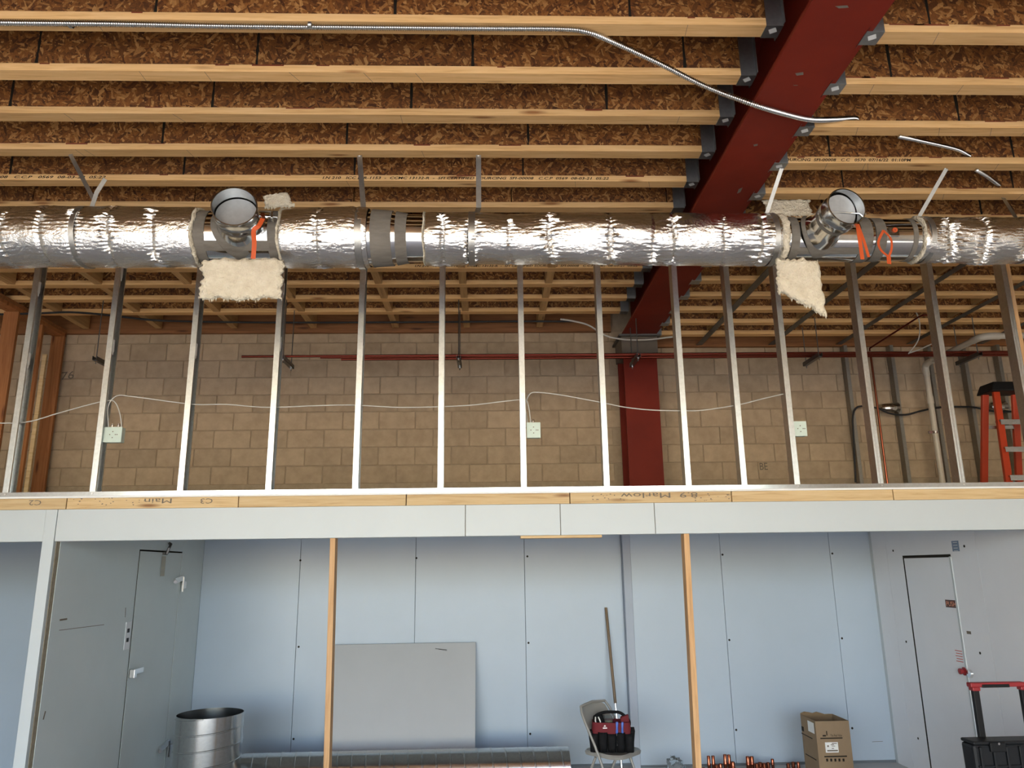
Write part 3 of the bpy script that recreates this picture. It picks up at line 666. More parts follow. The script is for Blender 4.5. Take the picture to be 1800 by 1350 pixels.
# turned out insulation
def batt(name, c00, c10, c11, c01, th, seed, nu=40, nv=30, rag=.028, par=duct, lab=None):
    rs = np.random.RandomState(seed); c00, c10, c11, c01 = map(Vector, (c00, c10, c11, c01)); nrm = (c10 - c00).cross(c01 - c00).normalized()
    ph = [(rs.uniform(3, 40), rs.uniform(3, 40), rs.uniform(0, 6.3), rs.uniform(.2, 1)) for _ in range(22)]
    ed = []
    for _ in range(4):
        tt_ = np.linspace(0, 1, max(nu, nv) + 1); e_ = rs.uniform(-.25, .25, len(tt_))
        for fq in (2, 4, 7, 11, 17): e_ = e_ + rs.uniform(.2, .55) * np.sin(fq * 3 * tt_ + rs.uniform(0, 6.3))
        ed.append(e_ * .6)
    def P(i, j, sgn):
        u, v = i / nu, j / nv
        uu = u + rag * (ed[0][j] * (1 - u) ** 6 + ed[1][j] * u ** 6) * 1.6; vv = v + rag * (ed[2][i] * (1 - v) ** 6 + ed[3][i] * v ** 6) * 2
        p = (c00 * (1 - uu) + c10 * uu) * (1 - vv) + (c01 * (1 - uu) + c11 * uu) * vv
        hgt = sum(a * math.sin(fu * u * 3 + fv * v * 3 + f0 + sgn) for fu, fv, f0, a in ph) * .0013
        e = min(u, 1 - u, v, 1 - v); tt = th / 2 * min(1, .3 + e * 12)
        return p + nrm * (sgn * (tt + hgt * min(1, e * 8 + .2)))
    mb = MB(); v = [P(i, j, s_) for s_ in (1, -1) for i in range(nu + 1) for j in range(nv + 1)]; m_ = nv + 1; o = (nu + 1) * m_
    f = []
    for i in range(nu):
        for j in range(nv):
            k = i * m_ + j; f += [(k, k + m_, k + m_ + 1, k + 1), (o + k, o + k + 1, o + k + m_ + 1, o + k + m_)]
    for i in range(nu): a, b_ = i * m_, (i + 1) * m_; f += [(a, o + a, o + b_, b_), (a + nv, b_ + nv, o + b_ + nv, o + a + nv)]
    for j in range(nv): a, b_ = j, nu * m_ + j; f += [(a, a + 1, o + a + 1, o + a), (b_, o + b_, o + b_ + 1, b_ + 1)]
    # loose tufts on the ragged lower edge
    for k in range(36):
        i = rs.randint(0, nu + 1); p = P(i, nv, 1) * .5 + P(i, nv, -1) * .5; w_ = (c10 - c00).normalized(); dn = (c01 - c00).normalized()
        L_ = rs.uniform(.006, .02); ww = rs.uniform(.004, .012); n0 = len(v)
        v += [p - w_ * ww - dn * .01 + nrm * .006, p + w_ * ww - dn * .01 - nrm * .006, p + dn * L_ + w_ * rs.uniform(-.01, .01), p - dn * .01 - nrm * .01]; f += [(n0, n0 + 1, n0 + 2), (n0 + 1, n0 + 3, n0 + 2), (n0 + 3, n0, n0 + 2)]
    return mb.add(v, f).build(name, 'batt', par, smooth=60, label=lab)
yq = 4.40
batt('insulation_flap', at(356, 456, Y=yq), at(501, 455, Y=yq), at(491, 526, Y=yq + .05), at(352, 526, Y=yq + .05), .045, 3, lab='cream insulation flap hanging under the left takeoff')
batt('insulation_flap', at(462, 345, Y=4.62), at(505, 338, Y=4.62), at(516, 362, Y=4.60), at(468, 366, Y=4.60), .03, 4, 16, 12, lab='cream insulation flap folded up behind the left collar')
batt('insulation_flap', at(1362, 455, Y=yq), at(1438, 458, Y=yq), at(1453, 556, Y=yq + .05), at(1368, 512, Y=yq + .05), .04, 5, lab='torn cream insulation flap hanging under the right takeoff')
batt('insulation_flap', at(1340, 353, Y=4.64), at(1423, 352, Y=4.64), at(1426, 378, Y=4.58), at(1355, 378, Y=4.58), .03, 6, 20, 12, lab='cream insulation flap folded up behind the right collar')
def fluff(px, r, tw, seed):
    rs = np.random.RandomState(seed); n = 72; mb = MB(); prof = 8; v = []
    for k in range(n):
        g = 2 * math.pi * k / n
        for j in range(prof):
            h = 2 * math.pi * j / prof; jit = rs.uniform(.7, 1.3)
            v.append(dc(dx(px) + math.cos(h) * tw * jit + .004 * math.sin(5 * g)) + (DS * math.cos(g) + DU * math.sin(g)) * (r + math.sin(h) * .016 * jit))
    mb.add(v, [(k * prof + j, k * prof + (j + 1) % prof, ((k + 1) % n) * prof + (j + 1) % prof, ((k + 1) % n) * prof + j) for k in range(n) for j in range(prof)]).build('insulation_edge', 'batt', duct, smooth=60)
fluff(353, .176, .012, 1); fluff(500, .176, .010, 2); fluff(1366, .154, .024, 3); fluff(1603, .142, .008, 4); fluff(747, .156, .006, 5)
# small access fitting on the right bare run
q = at(1572, 408, Y=4.38); MB().box(q.x - .035, q.x + .03, q.y - .005, q.y + .02, q.z - .03, q.z + .035).build('test_port', 'galv', duct, bevel=.004)
MB().lathe([(.006, -.006), (.016, -.006), (.016, .008), (.006, .008)], q + Vector((0, -.006, .01)), (0, -1, 0), 14, close=True).build('port_ring', 'orange', duct, smooth=40)

# orange flagging ribbons
def ribbon(label, strands, y):
    mb = MB()
    for pts, wd in strands:
        P3 = smoothpath([at(x, yy, Y=y + dy) for x, yy, dy in pts], 4); mb.strip(P3, wd, .0015, (1, .2, 0))
    tag(mb.build('orange_ribbon', 'orange'), label, 'ribbon', 'orange ribbons on the duct')
ribbon('orange flagging ribbon hanging from the left takeoff handle', [(((462, 384, .02), (455, 397, 0), (446, 405, 0), (447, 428, 0), (445, 455, .01)), .026)], 4.13)
ribbon('orange flagging ribbon with two tails hanging from the right collar', [(((1507, 394, 0), (1511, 420, 0), (1516, 456, .01)), .027), (((1508, 394, .01), (1519, 425, .01), (1527, 452, .02)), .02)], 4.2)
ribbon('orange ribbon tied in an open loop on the right duct run', [(((1553, 405, 0), (1544, 425, 0), (1549, 440, 0), (1563, 452, 0)), .017), (((1553, 405, 0), (1566, 420, 0), (1567, 438, 0), (1562, 452, 0)), .015), (((1562, 450, 0), (1563, 464, 0)), .03)], 4.33)

# hanger straps
def strap(label, xr, r, pts, wd=.026):
    s_ = empty('hanger_strap', dc(xr) - Vector((0, 0, r))); tag(s_, label, 'strap', 'duct hanger straps')
    a = dc(xr - wd * .6); MB().lathe([(r - .004, 0), (r, 0), (r, wd * 1.2), (r - .004, wd * 1.2)], a, DD, 64, close=True).build('band', 'strap_metal', s_, smooth=40)
    MB().strip(pts, wd, .0015, (1, 0, 0)).build('drop', 'strap_metal', s_)
    t = Vector(pts[0]); MB().disc((t.x, t.y, t.z - .002), (0, 0, -1), .007, 10, .003).build('screw', 'chrome', s_)
def top_of(xr, r): return dc(xr) + Vector((0, .0, r + .002))
x = dx(151); p0 = at(123, 271, Z=ZL - .003); p0.y = JL[3] - .03
strap('twisted steel hanger strap at the far left of the duct', x, .197, [p0, p0 + (top_of(x, .197) + Vector((.03, 0, .03)) - p0) * .9, top_of(x, .197) + Vector((.01, 0, .0))])
mb = MB().strip([top_of(x, .197), top_of(x, .197) + Vector((.05, -.05, .09)), top_of(x, .197) + Vector((.11, -.08, .17))], .03, .0015, (1, 0, -.5))
tag(mb.build('strap_offcut', 'strap_metal'), 'loose bent strap end sticking up from the duct at far left', 'strap')
x = dx(637); p0 = at(631, 270, Z=ZL - .003); p0.y = JL[3] - .03
strap('steel hanger strap just left of the duct reducer', x, .197, [p0, top_of(x, .197)], .034)
x = dx(830); p0 = at(841, 268, Z=ZL - .003); p0.y = JL[3] - .04
strap('steel hanger strap just right of the duct reducer', x, .172, [p0, Vector((p0.x, p0.y, 4.27)), top_of(x, .172) + Vector((.03, 0, 0))], .034)
x = dx(1350); p0 = at(1373, 297, Z=ZR - .003); p0.y = JR[3] - .03
strap('slanted steel hanger strap beside the red beam', x, .172, [p0, top_of(x, .172)])
x = dx(1617); p0 = at(1663, 297, Z=ZR - .003); p0.y = JR[3] - .03
strap('slanted steel hanger strap right of the collar with orange ribbons', x, .154, [p0, top_of(x, .154)])
x = dx(1790); p0 = at(1757, 352, Z=ZR - .003); p0.y = JR[4] - .04
strap('steel hanger strap near the right edge of the photo', x, .154, [p0, top_of(x, .154)])

# ------------------------------------------------------------------ flexible metal conduit
def ribbed(pts, r, pitch=.0115, amp=.0022, n=10):
    P_ = smoothpath(pts, 10); L_ = [0]
    for a, b_ in zip(P_[:-1], P_[1:]): L_.append(L_[-1] + (b_ - a).length)
    out, rad = [], []; N_ = int(L_[-1] / (pitch / 3)); j = 0
    for i in range(N_ + 1):
        s_ = i * L_[-1] / N_
        while j < len(L_) - 2 and L_[j + 1] < s_: j += 1
        t = (s_ - L_[j]) / max(1e-9, L_[j + 1] - L_[j]); out.append(P_[j].lerp(P_[j + 1], t)); rad.append(r + amp * (1 if i % 3 == 1 else -1))
    return MB().tube(out, rad, n)
zc = ZL - .016
pts = [Vector((-4.5, 3.33, zc))] + [at(x, y, Z=zc) for x, y in ((0, 40), (200, 42), (400, 46), (620, 48), (850, 50), (985, 51), (1035, 57), (1080, 75))]
pts += [at(x, y, Z=z) for x, y, z in ((1160, 112, 4.60), (1240, 152, 4.52), (1320, 182, 4.432), (1380, 200, 4.428), (1425, 210, 4.44))]
pts += [at(1470, 210, Y=3.90), at(1500, 208, Y=3.945), at(1507, 210, Y=3.97)]
fc = empty('flex_conduit', (0, 3.6, 4.4)); tag(fc, 'ribbed flexible metal conduit crossing under the joists and red beam', 'conduit')
ribbed(pts, .0145).build('hose', 'flex_metal', fc, smooth=80)
for px in (125, 545):
    q = at(px, 44, Z=zc); MB().lathe([(.0165, -.008), (.0165, .008)], q, (1, 0, 0), 14).build('clip', 'strap_metal', fc, smooth=40)
tag(ribbed([at(1580, 240, Y=JR[2] - .03), at(1620, 248, Y=JR[2] + .1), at(1680, 262, Y=JR[2] + .25), at(1704, 274, Y=JR[3] - .055)], .011).build('flex_conduit', 'flex_metal', smooth=80), 'short run of metal conduit in the bay right of the beam', 'conduit')
tag(ribbed([at(1716, 299, Y=JR[3] - .03), at(1735, 310, Y=JR[3] + .12), at(1756, 326, Y=JR[4] - .055)], .011).build('flex_conduit', 'flex_metal', smooth=80), 'short metal conduit stub near the right edge above the duct', 'conduit')

# ------------------------------------------------------------------ cables and boxes in the stud wall
yc = Y1 + .045
def cable(pts, r, mat, name, label, y=None, z=None, cat='cable'):
    P_ = [at(q[0], q[1], Y=y) if z is None else at(q[0], q[1], Z=q[2] if len(q) > 2 else z) for q in pts]
    return tag(MB().tube(smoothpath(P_, 6), r, 8).build(name, mat, smooth=60), label, cat)
cable([(-30, 744), (45, 742), (100, 727), (150, 713), (190, 704), (203, 708), (211, 728), (214, 751)], .0045, 'cable', 'armored_cable', 'thin metal cable from the left edge looping into the left junction box', yc)
cable([(191, 751), (190, 715), (205, 696), (232, 697), (300, 706), (345, 711), (400, 711), (470, 716), (560, 713), (620, 712), (700, 716), (770, 715), (830, 712), (890, 705), (922, 703), (929, 715), (933, 743)], .0045, 'cable', 'armored_cable', 'long thin cable strung between the left and middle junction boxes', yc)
cable([(927, 743), (924, 712), (932, 692), (950, 690), (990, 695), (1060, 708), (1100, 716), (1150, 721), (1215, 722), (1245, 720), (1300, 711), (1340, 701), (1380, 692)], .0045, 'cable', 'armored_cable', 'thin cable rising right from the middle junction box', yc)
for i, (x0, y0, x1, y1) in enumerate(((184, 751, 212, 777), (926, 743, 950, 769), (1395, 741, 1419, 766))):
    a, b_ = at(x0, y0, Y=Y1 + .03), at(x1, y1, Y=Y1 + .03)
    jb = empty('junction_box', ((a.x + b_.x) / 2, Y1 + .05, b_.z))
    tag(jb, ('white junction box on a stud at the left of the stud wall', 'pale green junction box on a stud in the middle of the wall', 'pale green junction box right of the red column')[i], 'junction box', 'junction boxes on the steel studs')
    MB().box(a.x, b_.x, Y1 + .032, Y1 + .085, b_.z, a.z).build('body', 'jbox', jb, bevel=.003)
    MB().box(a.x - .002, b_.x + .002, Y1 + .029, Y1 + .032, b_.z - .002, a.z + .002).build('cover', 'jbox', jb, bevel=.001)
    cx, cz_ = (a.x + b_.x) / 2, (a.z + b_.z) / 2
    for ox, oz in ((-.02, 0), (.02, 0), (0, .022), (0, -.022), (.032, 0)):
        MB().disc((cx + ox, Y1 + .029, cz_ + oz), (0, -1, 0), .004, 8).build('hole', 'pencil', jb)
    if i < 2:
        for ox in (-.02, .025) if i == 0 else (.0,): MB().lathe([(.011, 0), (.011, .02), (.007, .024), (.007, .03)], (cx + ox, Y1 + .055, a.z), (0, 0, 1), 10).build('connector', 'chrome', jb, smooth=40)

# ------------------------------------------------------------------ pipework behind the stud wall
PY = 7.50
for i, (x0, py, x1, y1, dy, r) in enumerate(((425, 627, 1830, 620, 0, .013), (563, 633, 1830, 627, .05, .012), (600, 630, 1830, 631, .12, .014))):
    a, b_ = at(x0, py, Y=PY + dy), at(x1, y1, Y=PY + dy); z = 4.082
    P_ = [Vector((a.x, PY + dy, z)), Vector((6.3, PY + dy, z + .012))]
    tag(MB().tube(P_, r, 12).build('copper_pipe', 'pipe_copper', smooth=50), ('dark red copper pipe on the strut hangers, nearest of three and longest', 'dark red copper pipe on the strut hangers, middle of three', 'dark red copper pipe on the strut hangers, nearest the block wall')[i], 'pipe', 'copper pipes on strut hangers')
for i, px in enumerate((168, 497, 806, 1122, 1441, 1722)):
    x = at(px, 626, Y=7.4).x; th_ = empty('trapeze_hanger', (x, 7.55, 4.02))
    tag(th_, 'strut trapeze hanger on threaded rods behind the stud wall, %s from the left' % ORD[i], 'pipe hanger', 'trapeze hangers')
    z0 = 4.022
    MB().box(x - .0205, x + .0205, 7.38, 7.78, z0, z0 + .003).box(x - .0205, x - .0175, 7.38, 7.78, z0, z0 + .041).box(x + .0175, x + .0205, 7.38, 7.78, z0, z0 + .041).build('strut', 'dark_metal', th_)
    zt = (ZL if x < 1.4 else ZR)
    for yy in (7.42, 7.74):
        MB().tube([(x, yy, z0 - .03), (x, yy, zt)], .005, 8).build('threaded_rod', 'dark_metal', th_)
        MB().lathe([(.001, 0), (.011, 0), (.011, .01), (.001, .01)], (x, yy, z0 - .012), (0, 0, 1), 6).build('nut', 'chrome', th_)
# black cable bundle under the far joists
cable([(-40, 553, ZL - .1), (30, 552, ZL - .1), (85, 550, ZL - .1), (130, 549, ZL - .06), (190, 554, ZL - .03), (260, 562), (330, 565), (500, 567), (780, 566), (900, 565), (1010, 565)], .012, 'cable_black', 'cable_bundle', 'black cable bundle under the far joists from the left edge', z=ZL - .014)
cable([(985, 561), (1010, 565), (1035, 572), (1065, 590), (1100, 597), (1140, 597), (1182, 592)], .010, 'cable', 'conduit_bend', 'bent grey conduit drooping in front of the red column', y=7.9, cat='conduit')
cable([(1505, 506), (1540, 509), (1572, 514), (1598, 530), (1613, 555), (1617, 578), (1613, 600), (1597, 622)], .006, 'cable', 'cable_loop', 'thin curved cable loop at the right above the red pipes', y=7.4)
cable([(1597, 621), (1615, 615), (1637, 605)], .006, 'cable', 'cable_loop', 'short pale cable tail above the red pipes at the right', y=7.4)
tag(MB().tube([at(1529, 617, Y=7.5), at(1529, 612, Y=7.5), at(1615, 557, Y=6.9), at(1622, 554, Y=6.85), at(1636, 554, Y=6.85)], .009, 10).build('copper_branch', 'pipe_copper', smooth=50), 'thin copper branch pipe rising right from the red pipes', 'pipe')
a, b_ = at(1531, 628, Y=8.2), at(1564, 848, Y=8.2)
tag(MB().tube([(a.x, 8.2, 4.29), (a.x, 8.2, ZTM)], .012, 12).build('copper_riser', 'copper', smooth=50), 'thin vertical copper pipe in front of the block wall', 'pipe')
# pvc drain
e1 = at(1626, 640, Y=8.15); e2 = at(1702, 592, Z=e1.z)
pv = empty('pvc_pipe', (e1.x, 8.15, ZTM)); tag(pv, 'cream PVC drain pipe with elbows at the upper right', 'pipe')
R_ = .031
MB().tube([(e1.x, 8.15, ZTM), (e1.x, 8.15, e1.z - .06)], R_, 16).build('riser', 'pvc', pv, smooth=50)
MB().tube(smoothpath([(e1.x, 8.15, e1.z - .13), (e1.x, 8.15, e1.z - .05), (e1.x, 8.12, e1.z - .01), (e1.x, 8.04, e1.z), (e1.x, 7.98, e1.z)], 5), R_ + .006, 16).build('elbow', 'pvc', pv, smooth=50)
MB().tube([(e1.x, 8.05, e1.z), (e1.x - .02, e2.y + .05, e1.z)], R_, 16).build('cross_run', 'pvc', pv, smooth=50)
MB().tube(smoothpath([(e1.x - .02, e2.y + .14, e1.z), (e1.x - .02, e2.y + .05, e1.z), (e1.x + .01, e2.y, e1.z), (e1.x + .08, e2.y - .02, e1.z), (e1.x + .15, e2.y - .02, e1.z)], 5), R_ + .006, 16).build('elbow', 'pvc', pv, smooth=50)
MB().tube([(e1.x + .08, e2.y - .02, e1.z), (6.2, e2.y - .02, e1.z + .01)], R_, 16).build('side_run', 'pvc', pv, smooth=50)
for zz in (3.72, ): MB().tube([(e1.x, 8.15, zz - .04), (e1.x, 8.15, zz + .04)], R_ + .006, 16).build('coupling', 'pvc', pv, smooth=50)
zz = at(1645, 760, Y=8.15).z
MB().lathe([(R_, -.016), (R_ + .005, -.016), (R_ + .005, .016), (R_, .016)], (e1.x, 8.15, zz), (0, 0, 1), 18).box(e1.x - .075, e1.x - R_, 8.14, 8.155, zz - .014, zz + .014).build('pipe_clamp', 'chrome', pv)
# furring studs on the block wall
for i, (xa, xb) in enumerate(((1493, 1512), (1572, 1600), (1640, 1668), (1703, 1731), (1764, 1794))):
    x = (at(xa, 640, Y=8.3).x + at(xb, 845, Y=8.3).x) / 2
    f_ = cstud('furring_stud', x + .02, 8.345, ZTM, ZR - .025, .041, .09, None, 'furring_shaded')
    tag(f_, 'steel furring stud against the block wall at the right, %s from the left' % ORD[i], 'stud', 'furring studs at the right')
cable([(1504, 848), (1500, 760), (1499, 735), (1503, 720), (1514, 714), (1540, 717), (1565, 727), (1592, 729), (1620, 722), (1652, 716), (1685, 715), (1712, 716), (1740, 722), (1770, 724), (1830, 718)], .011, 'cable_black', 'wall_cable', 'black cable drooping across the furring studs at the right', y=8.31)
for i, (x0, y0, x1, y1) in enumerate(((1550, 712, 1582, 722), (1742, 708, 1772, 722))):
    a, b_ = at(x0, y0, Y=8.33), at(x1, y1 - 2, Y=8.33); mb = MB(); n = 10; v = []
    for k in range(n + 1):
        g = -1.3 + 2.6 * k / n
        for x in (a.x, b_.x): v.append(Vector((x, 8.36 - math.cos(g) * .05 + (.01 if x == a.x else 0), (a.z + b_.z) / 2 + math.sin(g) * (.05 + .012 * (x == b_.x)))))
    mb.add(v, [(2 * k, 2 * k + 1, 2 * k + 3, 2 * k + 2) for k in range(n)])
    o = mb.build('pipe_guard', 'chrome', smooth=60); s_ = o.modifiers.new('thick', 'SOLIDIFY'); s_.thickness = .002
    tag(o, ('bright curved metal guard between the furring studs', 'bright curved metal guard behind the orange ladder')[i], 'guard', 'metal guards on the cable')

# ------------------------------------------------------------------ step ladder on the mezzanine
def ladder():
    zt = 3.70; zb = ZTM; xl, xr = at(1722, 680, Y=7.25).x, at(1790, 680, Y=7.25).x
    L = empty('step_ladder', ((xl + xr) / 2, 7.3, zb)); tag(L, 'orange fiberglass step ladder with black top cap', 'ladder')
    yc_ = 7.3; wx = .42; x0 = at(1735, 680, Y=7.25).x
    # ladder seen side-on: front rails lean right, back rails lean left
    fx0, fx1 = x0 + .05, x0 + .05 + .42; ynear, yfar = 7.12, 7.50
    def rail(xt, xb, yt, yb): MB().bar((xb, yb, zb), (xt, yt, zt - .08), .035, .065, (1, 0, 0)).build('rail', 'ladder_orange', L, bevel=.004)
    tops, bots = (x0 + .05, x0 + .36), (x0 + .0, x0 + .38)
    bn, br = at(1772, 848, Y=yc_ - .33).x - x0, at(1722, 846, Y=yc_ + .35).x - x0
    for xt, xb in zip(tops, bots):
        rail(xt + .03, xb + bn, yc_ - .05, yc_ - .33); rail(xt, xb + br, yc_ + .07, yc_ + .35)
    q = [(x0 - .01, yc_ - .13, zt - .1), (x0 + .46, yc_ - .13, zt - .1), (x0 + .46, yc_ + .13, zt - .1), (x0 - .01, yc_ + .13, zt - .1),
         (x0 + .03, yc_ - .11, zt), (x0 + .42, yc_ - .11, zt), (x0 + .42, yc_ + .11, zt), (x0 + .03, yc_ + .11, zt)]
    MB().hexa(q).build('top_cap', 'black_plastic', L, bevel=.012)
    for k, zz in enumerate((2.72, 3.0, 3.28)):
        t = (zt - .08 - zz) / (zt - .08 - zb); ya = yc_ - .05 - .28 * t; xa = tops[0] + (bots[0] + bn - tops[0]) * t; xb = tops[1] + (bots[1] + bn - tops[1]) * t
        MB().box(xa, xb, ya - .045, ya + .04, zz, zz + .02).box(xa, xb, ya - .045, ya - .04, zz - .03, zz).build('step', 'galv', L)
        yb2 = yc_ + .07 + .28 * t
        if k != 1: MB().bar((tops[0] + (bots[0] + br - tops[0]) * t, yb2, zz), (tops[1] + (bots[1] + br - tops[1]) * t, yb2, zz), .02, .035).build('rear_brace', 'galv', L)
ladder()

# ------------------------------------------------------------------ props under the header
a, b_ = at(587, 948, Y=Y1 + .05), at(576, 1340, Y=Y1 + .05); dzz = (b_.x - a.x) / (a.z - b_.z)
tag(MB().bar((a.x + dzz * ZH0 * 1.0, Y1 + .05, 0), (a.x, Y1 + .05, ZH0 - .001), .038, .089, (0, 1, 0)).build('prop_post', 'post_wood', bevel=.003), 'wooden prop post under the header, left of the leaning grey sheet', 'post', 'prop posts')
a, b_ = at(1204, 939, Y=Y1 + .05), at(1225, 1340, Y=Y1 + .05); dzz = (b_.x - a.x) / (a.z - b_.z)
tag(MB().bar((a.x + dzz * ZH0, Y1 + .05, 0), (a.x, Y1 + .05, ZH0 - .001), .04, .089, (0, 1, 0)).build('prop_post', 'post_wood', bevel=.003), 'wooden prop post under the header, right of the folding chair', 'post', 'prop posts')
a, b_ = at(915, 941, Y=Y1), at(1058, 939, Y=Y1)
tag(MB().box(a.x, b_.x, Y1 - .002, Y1 + .087, ZH0 - .02, ZH0 - .001).build('shim_board', 'timber', bevel=.002), 'short thin wooden board under the middle of the white header', 'board')

# leaning sheet
a, b_ = at(836, 1129, Y=YA - .06), at(588, 1133, Y=YA - .06); zt = a.z; n_ = Vector((0, .45, zt)).normalized()
mb = MB(); th = .02
v = []
for yy in (0, -th):
    v += [Vector((b_.x, YA - .06 - .34 + yy, .004)), Vector((a.x, YA - .06 - .34 + yy, .004)), Vector((a.x, YA - .045 + yy, zt)), Vector((b_.x, YA - .045 + yy, zt))]
mb.add(v, [(0, 1, 2, 3), (7, 6, 5, 4), (0, 4, 5, 1), (1, 5, 6, 2), (2, 6, 7, 3), (3, 7, 4, 0)])
sh = tag(mb.build('grey_sheet', 'sheet_grey', bevel=.002), 'large flat grey sheet leaning against the back wall', 'sheet')
a = at(765, 1140, Y=YA - .09); MB().bar(a, a + Vector((.12, 0, -.022)), .002, .004, (0, 0, 1)).bar(a + Vector((.03, 0, -.004)), a + Vector((.12, 0, -.012)), .002, .003, (0, 0, 1)).build('scratch', 'ink', sh)

# spiral ducts
def spiral(name, label, o, d, r, L_, pitch, seed=0):
    root = empty(name, o if abs(d[2]) > .5 else (o[0] + L_ / 2 * d[0], o[1], o[2] - r)); tag(root, label, 'duct')
    o = Vector(o)
    MB().lathe([(r - .003, 0), (r, 0), (r, L_), (r - .003, L_)], o, d, 72, close=True).build('shell', 'galv', root, smooth=30)
    a, u, dd = frame(Vector(d)); pts = []; turns = L_ / pitch; N_ = int(turns * 48)
    mb = MB(); v = []
    for i in range(N_ + 1):
        g = 2 * math.pi * i / 48; h = min(L_ - .004, max(.004, i * L_ / N_)); rd = a * math.cos(g) - u * math.sin(g)
        for dr, dh in ((-.001, -.008), (.006, -.003), (.006, .003), (-.001, .008)): v.append(o + dd * h + rd * (r + dr) + dd * dh)
    mb.add(v, [(i * 4 + k, i * 4 + k + 1, i * 4 + 5 + k, i * 4 + 4 + k) for i in range(N_) for k in range(3)]).build('spiral_seam', 'galv', root, smooth=40)
    return root
a, b_ = at(313, 1258, Y=7.0), at(427, 1251, Y=7.0)
spiral('spiral_duct', 'wide spiral duct section standing upright on the floor', ((a.x + b_.x) / 2, 7.0, 0), (0.0, 0, 1), (b_.x - a.x) / 2, .785, .125)
a, b_ = at(427, 1330, Y=7.45), at(1000, 1330, Y=7.45)
spiral('spiral_duct', 'long spiral duct lying on the floor along the back wall', (a.x, 7.47, .184), (1, 0, 0), .178, b_.x - a.x, .125)

# ------------------------------------------------------------------ folding chair
def chair(o, ang):
    ch = empty('folding_chair', o); tag(ch, 'grey metal folding chair holding the tool bag', 'chair')
    f = Vector((math.cos(ang), math.sin(ang), 0)); s = Vector((-math.sin(ang), math.cos(ang), 0)); o = Vector(o)
    def Q(x, y, z): return o + f * x + s * y + Vector((0, 0, z))
    hw = .21
    for sg in (-1, 1):
        MB().tube(smoothpath([Q(.20, sg * hw, 0), Q(.02, sg * hw, .43), Q(-.12, sg * hw, .70), Q(-.165, sg * hw * .86, .785)], 5), .011, 10).build('front_leg', 'chair_grey', ch, smooth=60)
        MB().tube([Q(-.24, sg * (hw - .03), 0), Q(-.03, sg * (hw - .03), .40)], .011, 10).build('rear_leg', 'chair_grey', ch, smooth=60)
    MB().tube([Q(-.165, -hw * .86, .785), Q(-.175, 0, .80), Q(-.165, hw * .86, .785)], .011, 10).build('top_rail', 'chair_grey', ch, smooth=60)
    for x, z in ((.14, .14), (-.2, .1)): MB().tube([Q(x, -hw + (.0 if x > 0 else .03), z), Q(x, hw - (.0 if x > 0 else .03), z)], .008, 8).build('crossbar', 'chair_grey', ch, smooth=60)
    mb = MB(); v = []; nu, nv = 14, 8      # pressed backrest
    for sd in (0, .012):
        for i in range(nu + 1):
            for j in range(nv + 1):
                y = -1 + 2 * i / nu; t = j / nv; z = .56 + .232 * t; lim = .20 * (1 - .06 * t) * (1 - .22 * max(0, t - .6) ** 1.2)
                z2 = z - .05 * max(0, t - .3) * (abs(y) ** 4) + .03 * (1 - t) * (1 - y * y)
                v.append(Q(-.07 - .105 * (z2 - .575) / .215 * 1.0 - .028 * (1 - y * y) - sd, y * lim, z2))
    m_ = nv + 1; oo = (nu + 1) * m_; ff = []
    for i in range(nu):
        for j in range(nv): k = i * m_ + j; ff += [(k, k + 1, k + m_ + 1, k + m_), (oo + k, oo + k + m_, oo + k + m_ + 1, oo + k + 1)]
    for i in range(nu): ff += [(i * m_, (i + 1) * m_, oo + (i + 1) * m_, oo + i * m_), (i * m_ + nv, oo + i * m_ + nv, oo + (i + 1) * m_ + nv, (i + 1) * m_ + nv)]
    for j in range(nv): ff += [(j, oo + j, oo + j + 1, j + 1), (nu * m_ + j, nu * m_ + j + 1, oo + nu * m_ + j + 1, oo + nu * m_ + j)]
    mb.add(v, ff).build('backrest', 'chair_grey', ch, smooth=50)
    ring_ = []; n = 40
    for k in range(n):     # rounded seat
        g = 2 * math.pi * k / n; cx, sy_ = math.cos(g), math.sin(g); e = .45
        ring_.append((.02 + .20 * math.copysign(abs(cx) ** e, cx), .195 * math.copysign(abs(sy_) ** e, sy_) * (1 - .08 * (cx < 0))))
    v = [Q(x, y, .405) for x, y in ring_] + [Q(x * 1.02, y * 1.02, .425) for x, y in ring_] + [Q(.02 + (x - .02) * .96, y * .96, .438) for x, y in ring_] + [Q(.02 + (x - .02) * .8, y * .8, .431) for x, y in ring_]
    ff = [tuple(range(n))[::-1], tuple(3 * n + k for k in range(n))]
    for L_ in range(3): ff += [(L_ * n + k, L_ * n + (k + 1) % n, (L_ + 1) * n + (k + 1) % n, (L_ + 1) * n + k) for k in range(n)]
    MB().add(v, ff).build('seat', 'chair_grey', ch, smooth=50)
    return Q
CHO = at(1075, 1312, Y=7.0); CHO = Vector((CHO.x - .01, 7.0, 0))
Q = chair(CHO, math.radians(-43))

